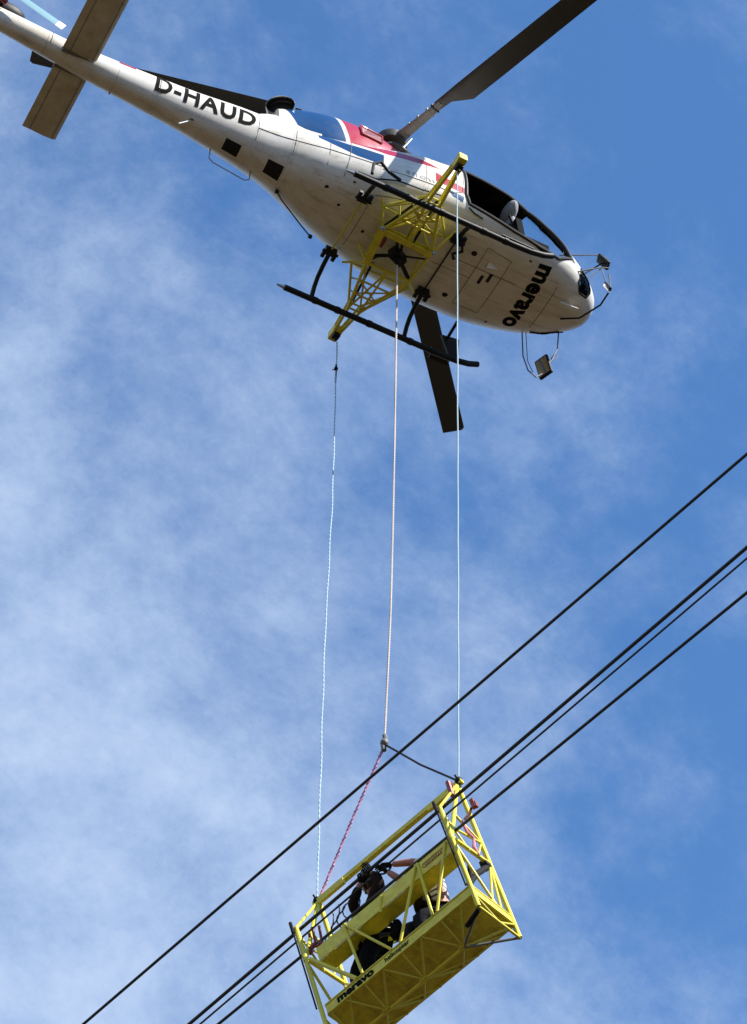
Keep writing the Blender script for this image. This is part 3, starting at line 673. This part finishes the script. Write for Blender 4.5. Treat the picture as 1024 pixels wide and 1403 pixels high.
# ---- lettering, projected onto the skin
def text_mesh(s, size, off=0.0, shear=0.0, space=1.0):
    c = bpy.data.curves.new('lettering', 'FONT'); c.body = s; c.size = size; c.offset = off; c.shear = shear; c.space_character = space
    c.align_x = 'CENTER'; c.align_y = 'CENTER'; c.resolution_u = 3
    o = bpy.data.objects.new('lettering', c); COL.objects.link(o)
    bpy.context.view_layer.update()
    me = bpy.data.meshes.new_from_object(o.evaluated_get(bpy.context.evaluated_depsgraph_get())); bpy.data.objects.remove(o)
    b = bmesh.new(); b.from_mesh(me); bmesh.ops.triangulate(b, faces=b.faces)
    for _ in range(3):
        es = [e for e in b.edges if e.calc_length() > size*.22]
        if es: bmesh.ops.subdivide_edges(b, edges=es, cuts=1); bmesh.ops.triangulate(b, faces=b.faces)
    b.to_mesh(me); b.free(); return me
def lettering(s, size, m, parent, fn, off=0.0, shear=0.0, space=1.0, sx=1.0, name='lettering'):
    me = text_mesh(s, size, off, shear, space); co = [tuple(v.co) for v in me.vertices]
    for v, c in zip(me.vertices, co): v.co = fn(c[0]*sx, c[1])
    me.materials.clear(); me.materials.append(m); me.update(); return link(name, me, parent)
LB = mat('black lettering', (.006, .006, .006), .9, spec=.1); LG = mat('grey lettering', (.33, .34, .36), .5)
def on_side(x0, z0, slope):
    def f(tx, ty):
        x = x0+tx; z = z0+ty+tx*slope; return (x, hull_y(x, z, -1, .005), z)
    return f
lettering('D-HAUD', .43, LB, fus, on_side(-2.945, 1.475, -.05), off=.012, space=1.12, sx=.82)
lettering('snow', .15, LG, fus, on_side(.12, 1.05, -.10), off=.0, space=1.15, sx=1.3)
def on_belly(x0, y0):
    def f(tx, ty):
        y = y0+tx; x = x0+ty; return (x, y, hull_z(x, y, True, .004))
    return f
lettering('meravo', .37, LB, fus, on_belly(2.27, -.05), off=.017, space=1.05, sx=.98)

# ================================================================== BASKET
RBm = Matrix(((.353, .922, -.158), (-.899, .381, .215), (.258, .066, .964)))
ux = RBm.col[0].normalized(); vx = (RBm.col[1]-ux*RBm.col[1].dot(ux)).normalized(); wx = ux.cross(vx)
BM = Matrix((ux, vx, wx)).transposed().to_4x4(); BM.translation = V((-.355, .183, -13.434+Z0))
basket = empty('work_basket', (0, 0, 0), 'yellow steel work basket with two workers hanging on ropes beside the cables', 'basket')
basket.matrix_world = BM
def bw(u, v, w): return BM@V((u, v, w))
L_, W_, H_ = 2.04, .66, 2.5; T0, T1 = .20, .32
def bb(a_, b_, r=.016, m=None, n=10): return bar('frame_bar', a_, b_, r, m or (YEL if r > .012 else YEL2), basket, n)
q = MB(); q.box((L_/2+.03, W_/2, T0+.006), (L_-.04, W_-.02, .008)); tray = q.build('floor_tray', YEL2, basket, smooth=False)
for u in (.35, .78, 1.22, 1.66): q = MB(); q.beam((u, .02, T0-.012), (u, W_-.02, T0-.012), .035, .022); q.build('floor_rib', YEL2, basket, smooth=False)
for (a_, b_) in (((.06, 0, .26), (L_, 0, .26)), ((.06, W_, .26), (L_, W_, .26)), ((L_, .008, .26), (L_, W_-.008, .26)), ((.06, .008, .26), (.06, W_-.008, .26))):
    q = MB(); q.beam(a_, b_, .012, .12); q.build('skirt_panel', YEL, basket, smooth=False)
    d = (V(b_)-V(a_)).normalized(); q = MB(); q.beam(V(a_)+V((0, 0, .062)), V(b_)+V((0, 0, .062)), .03, .012); q.beam(V(a_)-V((0, 0, .062)), V(b_)-V((0, 0, .062)), .03, .012); q.build('skirt_lip', YEL, basket, smooth=False)
# top rail
q = MB(); q.beam((-.07, W_, H_), (L_+.07, W_, H_), .055, .055); q.build('top_rail', YEL, basket, smooth=False)
for u0 in (.02, L_-.4): q = MB(); q.beam((u0, W_-.05, H_-.07), (u0+.38, W_-.05, H_-.07), .04, .08); q.build('rail_gusset', YEL, basket, smooth=False)
for u in (0.0, L_):
    bb((u, 0, 0), (u, 0, 1.58), .026); bb((u, W_, 0), (u, W_, H_), .028)
    for a_, b_, r in (((.66, 2.5), (0, 1.08), .024), ((0, 1.58), (.66, 2.5), .016), ((.28, 1.70), (.66, 1.50), .016), ((.0, 1.52), (.30, 1.10), .013), ((.12, 1.34), (.66, 1.50), .014), ((.0, 1.10), (.66, 1.15), .024), ((.0, 1.05), (.42, .33), .016), ((.66, 1.15), (.36, .33), .014), ((.66, 1.15), (.50, .33), .014), ((0, .0), (.66, .0), .016), ((0, .2), (.33, 0), .011), ((.33, 0), (.66, .2), .011), ((0, 1.5), (0.0, 1.05), .03), ((.45, 1.12), (.66, 1.5), .011)):
        bb((u, a_[0], a_[1]), (u, b_[0], b_[1]), r)
    q = MB(); q.tube([(u-.03, -.035, .33), (u-.03, -.035, 1.62)], .010, 8); q.tube([(u-.03, -.035, 1.50), (u-.03, -.035, 1.66)], .020, 8); q.build('post_shade_and_sleeve', RUBBER, basket)  # thin dark strip stands in for shade beside the post, topped by a sleeve
bb((0.05, 0, 1.04), (.50, 0, .33), .024)
bb((0.03, .62, 1.10), (.42, .1, .34), .018, YEL); bb((0.0, .66, 1.15), (.35, .66, .34), .018, YEL)
# shelf on the near side: fascia, ledge and lip
q = MB(); q.beam((.16, -.012, .99), (L_-.02, -.012, .99), .012, .17); shelf = q.build('shelf_fascia', YEL, basket, smooth=False)
q = MB(); q.beam((.16, .10, .905), (L_-.02, .10, .905), .20, .010); q.build('shelf_ledge', YEL2, basket, smooth=False)
q = MB(); q.beam((.16, .0, 1.08), (L_-.02, .0, 1.08), .035, .018); q.build('shelf_lip', YEL, basket, smooth=False)
for a_, b_ in (((.56, 1.08), (.58, .33)), ((.57, 1.08), (.98, .33)), ((1.08, 1.06), (1.0, .88)), ((1.57, 1.08), (1.10, .33)), ((1.59, 1.08), (1.54, .33)), ((1.97, 1.06), (1.60, .33))): bb((a_[0], -.03, a_[1]), (b_[0], -.008, b_[1]), .016)
# far side mid guard tube (black padding) and diagonal
q = MB(); q.tube([(L_-.02, .62, 1.10), (L_-.03, .30, .75), (L_-.03, .06, .42)], .034, 10); q.build('padded_tube', RUBBER, basket)
q = MB(); q.box((L_-.02, .60, 1.12), (.08, .10, .08)); q.build('tube_bracket', RUBBER, basket)
# keel truss under the floor
K = [(.10, .30, 0), (.56, .29, 0), (1.07, .29, 0), (1.60, .29, 0)]
bb(K[0], K[3], .018)
for k, c in enumerate(K):
    for du in (-.26, .26):
        for v in (.0, W_):
            u = min(max(c[0]+du, .08), L_-.02); bb(c, (u, v, T0-.01), .011)
    bb(c, (c[0], .0, T0-.01), .012)
    q = MB(); q.box((c[0], c[1], -.004), (.10, .06, .012)); q.build('gusset_plate', YEL2, basket)
bb(K[3], (L_, W_, 0), .015, GREYM); bb(K[3], (L_, 0, .0), .013, GREYM); bb(K[3], (L_, W_, T0), .012)
q = MB(); q.tube([(L_-.02, .02, -.01), (L_-.24, .10, .0)], .026, 8); q.build('rubber_foot', RUBBER, basket)
for k in range(4): bb((K[k][0], .29, 0), (min(K[k][0]+.48, L_), W_, .18), .010)
# lettering on the skirt and the plate on the shelf
def on_skirt(u0): 
    return lambda tx, ty: (u0+tx, -.012, .262+ty)
lettering('meravo', .13, LB, basket, on_skirt(.46), off=.006, sx=1.25)
lettering('helicopter', .076, LB, basket, on_skirt(1.03), off=.002, sx=1.05)
q = MB(); pp = []
for i in range(24):
    a = 2*math.pi*i/24; pp.append((1.79+math.copysign(.13, math.cos(a))+.028*math.cos(a), -.020, 1.0+.028*math.sin(a)))
q.tube(pp+[pp[0]], .0045, 5); 
for i in range(9): q.box((1.67+i*.03, -.020, 1.0+random.uniform(-.003, .003)), (.02, .003, .022))
q.build('maker_plate', REDM, basket)
# hooks at the ends that ride on the cables
for u, s in ((.06, 1), (.14, -1), (.0, 1)):
    q = MB(); z = 1.18+.14*random.random(); q.tube([(u, .05, z), (u+.03, .12, z+.10), (u, .20, z+.16), (u-.02, .24, z+.30), (u+.02, .20, z+.42)], .016, 8); q.sphere((u+.02, .10, z+.05), .030, n=10, m=6); q.build('cable_hook', REDM, basket)
q = MB(); q.tube([(L_, .42, 2.12), (L_+.02, .40, 2.30), (L_, .50, 2.36)], .03, 8); q.build('cable_hook', REDM, basket)

# ================================================================== ROPES
def rope(name, pts, r, m, label, cat, strands=2, pitch=.35, group=None, wob=0.0):
    pts = [V(p) for p in pts]; L = [0]
    for a_, b_ in zip(pts[:-1], pts[1:]): L.append(L[-1]+(b_-a_).length)
    n = max(8, int(L[-1]/.045)); q = MB(); cl_ = []
    for i in range(n+1):
        s = L[-1]*i/n; k = 0
        while k < len(L)-2 and L[k+1] < s: k += 1
        t = (s-L[k])/(L[k+1]-L[k]); p0 = pts[max(k-1, 0)]; p1, p2 = pts[k], pts[k+1]; p3 = pts[min(k+2, len(pts)-1)]
        p = .5*((2*p1)+(p2-p0)*t+(2*p0-5*p1+4*p2-p3)*t*t+(3*p1-3*p2+p3-p0)*t**3) if 0 < k < len(pts)-2 else p1.lerp(p2, t)
        if wob: p = p+V((math.sin(s*5.1)*wob, math.cos(s*3.7+1)*wob, 0))
        cl_.append((p, s))
    d = (pts[-1]-pts[0]).normalized(); e1 = d.orthogonal().normalized(); e2 = d.cross(e1)
    for k in range(strands):
        off = 2*math.pi*k/strands
        q.tube([p+(e1*math.cos(s/pitch*2*math.pi+off)+e2*math.sin(s/pitch*2*math.pi+off))*(r*.55 if strands > 1 else 0) for p, s in cl_], r*(.62 if strands > 1 else 1), 6)
    o = q.build(name, m); return tag(o, label, cat, group)
def H(x, y, z): return V((x, y, z+Z0))
RL = bw(-.02, W_, H_+.02); RR = bw(L_+.03, W_, H_+.03)
tP = H(.13, 1.67, .24); tS = H(.255, -1.64, .20); tM = H(.235, .045, .14)
GR = 'ropes from the helicopter to the basket'
rope('suspension_rope', [tP, tP.lerp(RL, .3)+V((.02, .01, 0)), tP.lerp(RL, .65)+V((-.02, .0, 0)), RL], .0095, ROPEB, 'thin pale rope from the lower left beam end to the left end of the basket', 'rope', 2, .17, GR, .004)
rope('suspension_rope', [tS, tS.lerp(RR, .5), RR], .009, ROPEB, 'straight pale blue rope from the right beam end to the right end of the basket', 'rope', 1, .15, GR, .002)
KN = H(.174, .076, -9.186)
rope('suspension_rope', [tM, H(.236, .05, -3.6), H(.215, .058, -7.14), KN], .0135, ROPEW, 'thicker beige rope from the hook under the belly to the knot above the cables', 'rope', 3, .14, GR)
rope('sling', [KN-V((0, 0, .05)), KN.lerp(RL, .5)+V((0, 0, -.02)), bw(.02, W_, H_+.03)], .018, PINK, 'pink sling slanting from the knot down to the left end of the basket rail', 'sling', 2, .12)
rope('strap', [KN-V((0, 0, .02)), KN.lerp(RR, .5)-V((0, 0, .05)), RR], .013, NAVY, 'dark strap slanting from the knot down to the right top corner of the basket', 'strap', 1)
q = MB(); q.tube([KN+V((.0, 0, .12)), KN+V((.02, 0, .02)), KN+V((-.015, .01, -.04)), KN+V((0, 0, -.12))], .028, 8); q.sphere(KN, .05, (1, 1, 1.1)); q.sphere(KN+V((0, .01, -.09)), .035); tag(q.build('shackle', GREYM), 'small grey shackle joining the beige rope to the pink sling', 'shackle')
sw = tP.lerp(RL, .062); q = MB(); q.tube([sw+V((0, 0, .09)), sw+V((.005, 0, 0)), sw-V((0, 0, .30))], .014, 8); q.sphere(sw, .03, (1, 1, 1.4)); q.tube([sw, sw+V((-.02, .07, .04))], .008, 5); tag(q.build('rope_clamp', RUBBER), 'small black clamp on the left rope just below the helicopter', 'clamp')
for p, lab in ((RL, 'dark knot where the left rope meets the basket rail'), (RR, 'dark knot where the right rope meets the top corner of the basket')):
    q = MB(); q.sphere(p, .045, (1, 1, 1.2)); q.tube([p+V((-.06, -.02, .05)), p, p+V((.04, .05, .03))], .012, 6); q.tube([p, p-V((0, 0, .12))], .03, 8); tag(q.build('knot', RUBBER), lab, 'knot')

# ================================================================== POWER CABLES
def cable(A, B, r, label, sag=0.00002):
    A = V(A)+V((0, 0, Z0)); B = V(B)+V((0, 0, Z0)); d = (B-A).normalized(); q = MB(); pts = []
    for i in range(-30, 61):
        s = i*2.0; p = A+d*s; pts.append(p+V((0, 0, (s-5)**2*sag)))
    q.tube(pts, r, 10); return tag(q.build('power_cable', CABLE), label, 'cable', 'overhead cables')
cable((-1.739, 3.579, -11.431), (1.683, -5.151, -8.836), .017, 'topmost single black cable running above the basket and across the ropes')
cable((-1.072, 2.103, -12.235), (1.686, -4.939, -10.105), .0195, 'thickest black cable, uppermost of the three passing through the basket')
cable((-1.006, 1.958, -12.314), (1.686, -4.915, -10.249), .011, 'thinnest black cable, middle one of the three passing through the basket')
cable((-.897, 1.717, -12.445), (1.687, -4.84, -10.693), .0165, 'black cable lowest of the three passing through the basket, held by a red clamp')

exec_people = True
# red clamp on the lowest cable, pink ribbon, black hose
c = bw(2.34, .15, 1.46)
q = MB(); q.box(c, (.045, .04, .13), BM.to_3x3()); q.box(c+V((.02, -.02, -.02)), (.03, .04, .08), BM.to_3x3()); q.tube([bw(2.30, .15, 1.42), bw(2.2, .3, 1.55), bw(2.06, .45, 1.72)], .016, 8); tag(q.build('cable_clamp', REDM), 'red clamp gripping the lowest cable at the right end of the basket', 'clamp')
q = MB(); pts = [bw(2.07, .34, 1.60), bw(2.06, .38, 1.45), bw(2.08, .44, 1.38), bw(2.06, .40, 1.22), bw(2.07, .44, 1.10)]; q.tube(pts, .019, 8, taper=[.5, 1, .7, 1.1, .3]); tag(q.build('ribbon', PINK2), 'pink ribbon tied to the right end frame of the basket', 'ribbon')
q = MB(); q.tube([bw(1.98, .30, .92), bw(1.93, .30, .74), bw(1.86, .32, .56), bw(1.78, .34, .42)], .024, 10); tag(q.build('hose', RUBBER), 'black hose hanging behind the right worker in the basket', 'hose')
for k in range(6):
    a0 = bw(.35+.07*k, .20, 1.66-.02*k); a1 = bw(.14+.09*k, .25, 1.24+.03*k); q = MB(); pts = []
    for i in range(17):
        t = i/16; p = a0.lerp(a1, t)+ux*(.05*math.sin(t*7+k))+wx*(.03*math.sin(t*11+2*k)); pts.append(p)
    q.tube(pts, .008, 6); tag(q.build('hanging_wire', CABLE), 'curly black wire dangling below the cables left of the dark worker', 'wire', 'curly wires below the cables')

# ================================================================== PEOPLE
def skinned(name, nodes, edges, m, parent=None, grow=0.0, levels=1, root=0):
    me = bpy.data.meshes.new(name); names = list(nodes); me.from_pydata([nodes[k][0] for k in names], [(names.index(a), names.index(b)) for a, b in edges], [])
    o = bpy.data.objects.new(name, me); COL.objects.link(o); sk = o.modifiers.new('skin', 'SKIN'); sk.use_smooth_shade = True
    ss = o.modifiers.new('sub', 'SUBSURF'); ss.levels = levels; ss.render_levels = levels
    for i, k in enumerate(names):
        r = nodes[k][1]; r = r if isinstance(r, tuple) else (r, r)
        me.skin_vertices[0].data[i].radius = (r[0]+grow, r[1]+grow); me.skin_vertices[0].data[i].use_root = (i == root)
    bpy.context.view_layer.update()
    me2 = bpy.data.meshes.new_from_object(o.evaluated_get(bpy.context.evaluated_depsgraph_get()))
    bpy.data.objects.remove(o); me2.materials.clear(); me2.materials.append(m)
    me2.polygons.foreach_set('use_smooth', [True]*len(me2.polygons)); me2.name = name
    return link(name, me2, parent)
def hand(parent, wrist, direction, palm_n, m):
    d = V(direction).normalized(); n = V(palm_n); n = (n-d*n.dot(d)).normalized(); s = d.cross(n)
    q = MB(); q.sphere(wrist+d*.045, .045, (1, .9, .45), 12, 8, R=Matrix((d, s, n)).transposed())
    for k, L in enumerate((.065, .075, .07, .055)):
        b = wrist+d*.08+s*(-.03+.02*k); q.tube([b-d*.02, b+d*L*.45, b+d*L*.75+n*L*.35, b+d*L*.70+n*L*.75], .0095, 7, taper=[1, 1, .95, .8])
    b = wrist+d*.03-s*.035; q.tube([b, b+d*.03-s*.02+n*.02, b+d*.05-s*.01+n*.05], .011, 7, taper=[1, 1, .8])
    return q.build('glove', m, parent)
def head(parent, c, face, up, helmet=None, hair=None):
    f = V(face).normalized(); u = V(up); u = (u-f*u.dot(f)).normalized(); s = u.cross(f); R = Matrix((f, s, u)).transposed()
    q = MB()
    if helmet:
        q.sphere(c+u*.035, .128, (1.08, .95, .78), 20, 12, R=R); o = q.build('helmet', helmet, parent)
        b = MB(); b.sphere(c+u*.02+f*.03, .15, (1.05, .85, .10), 20, 6, R=R); b.build('helmet_brim', helmet, o)
    else:
        q.sphere(c+u*.03-f*.02, .112, (.98, .90, .90), 18, 12, R=R); q.build('hair', hair, parent)
def person(label, P, cloth, headc, face, helmet, hair, sleeves):
    """P: joint positions in the world"""
    n = {}
    def nd(k, r): n[k] = (P[k], r)
    for k, r in (('pelvis', (.14, .11)), ('waist', (.125, .10)), ('chest', (.15, .115)), ('neck', .055), ('chin', .062), ('skull', .092), ('crown', .07),
                 ('shl', .062), ('ell', .048), ('wrl', .034), ('shr', .062), ('elr', .048), ('wrr', .034), ('hipl', .088), ('knl', .060), ('anl', .042), ('toel', .035), ('hipr', .088), ('knr', .060), ('anr', .042), ('toer', .035)): nd(k, r)
    E = [('pelvis', 'waist'), ('waist', 'chest'), ('chest', 'neck'), ('neck', 'chin'), ('chin', 'skull'), ('skull', 'crown'), ('chest', 'shl'), ('shl', 'ell'), ('ell', 'wrl'), ('chest', 'shr'), ('shr', 'elr'), ('elr', 'wrr'),
         ('pelvis', 'hipl'), ('hipl', 'knl'), ('knl', 'anl'), ('anl', 'toel'), ('pelvis', 'hipr'), ('hipr', 'knr'), ('knr', 'anr'), ('anr', 'toer')]
    body = skinned('person', n, E, SKIN); 
    body['label'] = label; body['category'] = 'person'; body['group'] = 'workers in the basket'
    tor = {k: n[k] for k in ('pelvis', 'waist', 'chest', 'shl', 'shr')}; te = [('pelvis', 'waist'), ('waist', 'chest'), ('chest', 'shl'), ('chest', 'shr')]
    if sleeves:
        for k in ('ell', 'elr'): tor[k] = n[k]
        te += [('shl', 'ell'), ('shr', 'elr')]
        for a_, b_, c_ in (('ell', 'wrl', 'fl'), ('elr', 'wrr', 'fr')):
            if sleeves == 'long': tor[c_] = (n[a_][0].lerp(n[b_][0], .85), .036); te.append((a_, c_))
    skinned('jacket', tor, te, cloth[0], body, .018)
    lg = {k: n[k] for k in ('pelvis', 'hipl', 'knl', 'hipr', 'knr')}; lg['bl'] = (n['knl'][0].lerp(n['anl'][0], .92), .052); lg['br'] = (n['knr'][0].lerp(n['anr'][0], .92), .052)
    skinned('trousers', lg, [('pelvis', 'hipl'), ('hipl', 'knl'), ('knl', 'bl'), ('pelvis', 'hipr'), ('hipr', 'knr'), ('knr', 'br')], cloth[1], body, .034)
    for s in 'lr':
        b = {'a': (n['an'+s][0]+V((0, 0, .06)), .055), 'b': (n['an'+s][0], .055), 'c': (n['toe'+s][0], .045)}; skinned('boot', b, [('a', 'b'), ('b', 'c')], RUBBER, body, .006)
    fd = V(face).normalized(); c = P['skull']
    f = MB(); u = (P['crown']-P['chin']).normalized(); s_ = u.cross(fd).normalized()
    f.sphere(c+fd*.095-u*.025, .016, (1.2, .8, 1.4)); f.build('nose', SKIN, body)
    e = MB()
    for sg in (-1, 1): e.sphere(c+fd*.083+s_*.032*sg+u*.005, .011)
    e.build('eyes', HAIR, body); mt = MB(); mt.sphere(c+fd*.082-u*.062, .018, (.5, 1.2, .4)); mt.build('mouth', REDM, body)
    er = MB()
    for sg in (-1, 1): er.sphere(c+s_*.092*sg-u*.01, .024, (.8, .4, 1.3))
    er.build('ears', SKIN, body)
    head(body, P['skull'], face, P['crown']-P['chin'], helmet, hair)
    for s in 'lr':
        hd = (P['wr'+s]-P['el'+s]).normalized(); hand(body, P['wr'+s], hd, V((-.2, .1, -1)) if abs(hd.z) < .8 else V((-.6, -.3, 0)), GLOVE)
    return body
def HP(d):
    r = {}
    for k, (x, y, z) in d.items():
        p = V((x, y, z+Z0)); l = BM.inverted()@p; l.z = max(l.z, .285 if k[:2] in ('an', 'to') else l.z)
        if k[:2] in ('an', 'to', 'kn'): l.y = min(max(l.y, .10), W_-.10); l.x = min(max(l.x, .1), L_-.1)
        r[k] = BM@l
    return r
# facing the cables: -v direction of the basket
fv = -vx
PA = HP({'pelvis': (.02, -.05, -12.28), 'waist': (.02, -.07, -12.08), 'chest': (.01, -.09, -11.88), 'neck': (-.01, -.10, -11.74), 'chin': (-.03, -.11, -11.66), 'skull': (-.03, -.11, -11.60), 'crown': (-.02, -.10, -11.52),
         'shl': (-.07, -.25, -11.84), 'ell': (-.07, -.34, -11.70), 'wrl': (-.13, -.27, -11.55), 'shr': (-.05, .08, -11.86), 'elr': (-.19, .05, -11.80), 'wrr': (-.18, -.12, -11.60),
         'hipl': (.0, -.15, -12.34), 'knl': (-.12, -.16, -12.62), 'anl': (.02, -.15, -13.0), 'toel': (-.14, -.17, -13.06), 'hipr': (.02, .06, -12.34), 'knr': (-.10, .08, -12.66), 'anr': (.0, .08, -13.06), 'toer': (-.15, .06, -13.12)})
person('worker in dark clothes and helmet with a yellow harness, left in the basket', PA, (SHIRT_D, TROUSER), None, (-.8, -.35, .2), HAIR, None, 'long')
PB = HP({'pelvis': (.42, -.80, -12.36), 'waist': (.41, -.79, -12.16), 'chest': (.36, -.77, -11.94), 'neck': (.26, -.71, -11.80), 'chin': (.20, -.67, -11.79), 'skull': (.17, -.64, -11.78), 'crown': (.12, -.60, -11.73),
         'shl': (.27, -.90, -11.83), 'ell': (.12, -.74, -11.68), 'wrl': (-.02, -.52, -11.60), 'shr': (.26, -.62, -11.90), 'elr': (.08, -.56, -11.82), 'wrr': (-.04, -.46, -11.66),
         'hipl': (.38, -.88, -12.42), 'knl': (.10, -.84, -12.52), 'anl': (.28, -.84, -12.86), 'toel': (.12, -.82, -12.90), 'hipr': (.36, -.68, -12.44), 'knr': (.08, -.62, -12.54), 'anr': (.26, -.66, -12.90), 'toer': (.1, -.62, -12.94)})
person('worker in a pale plaid shirt bending with bare reaching arms, right in the basket', PB, (PLAID, TROUSER2), None, (-.85, .2, -.1), None, HAIRB, 'short')

wb = [o for o in COL.objects if o.name == 'person.001'][0]
v_ = {'a': (PB['waist']+V((-.13, .08, .02)), (.12, .15)), 'b': (PB['chest']+V((-.15, .07, .0)), (.13, .15)), 'c': (PB['pelvis']+V((-.16, .07, .06)), (.12, .14))}
skinned('vest', v_, [('a', 'b'), ('a', 'c')], VEST, wb)
wa = [o for o in COL.objects if o.name == 'person'][0]
vn = {'a': (V((.11, -.21, -12.36+Z0)), (.11, .09)), 'b': (V((.12, -.14, -12.16+Z0)), (.12, .09))}
skinned('safety_vest', vn, [('a', 'b')], HIVIS, wa)
q = MB(); cw = V((.12, -.18, -12.36+Z0))
for dz in (0, .13): q.tube([cw+V((.14*math.cos(a/18*6.2832), .14*math.sin(a/18*6.2832), dz)) for a in range(19)], .022, 6, cap=False)
for y in (-.08, .05): q.tube([cw+V((-.13, y, -.05)), cw+V((-.14, y, .1))], .016, 6)
q.build('harness', BELT, wa)
q = MB(); q.sphere(bw(1.0, .2, .76), .10, (.6, .8, 1.35), 14, 10); q.tube([bw(.97, .2, .88), bw(.93, .22, 1.0)], .015, 6); bg_ = q.build('tool_bag', TROUSER); tag(bg_, 'black tool bag hanging beside the dark worker below the shelf', 'bag')
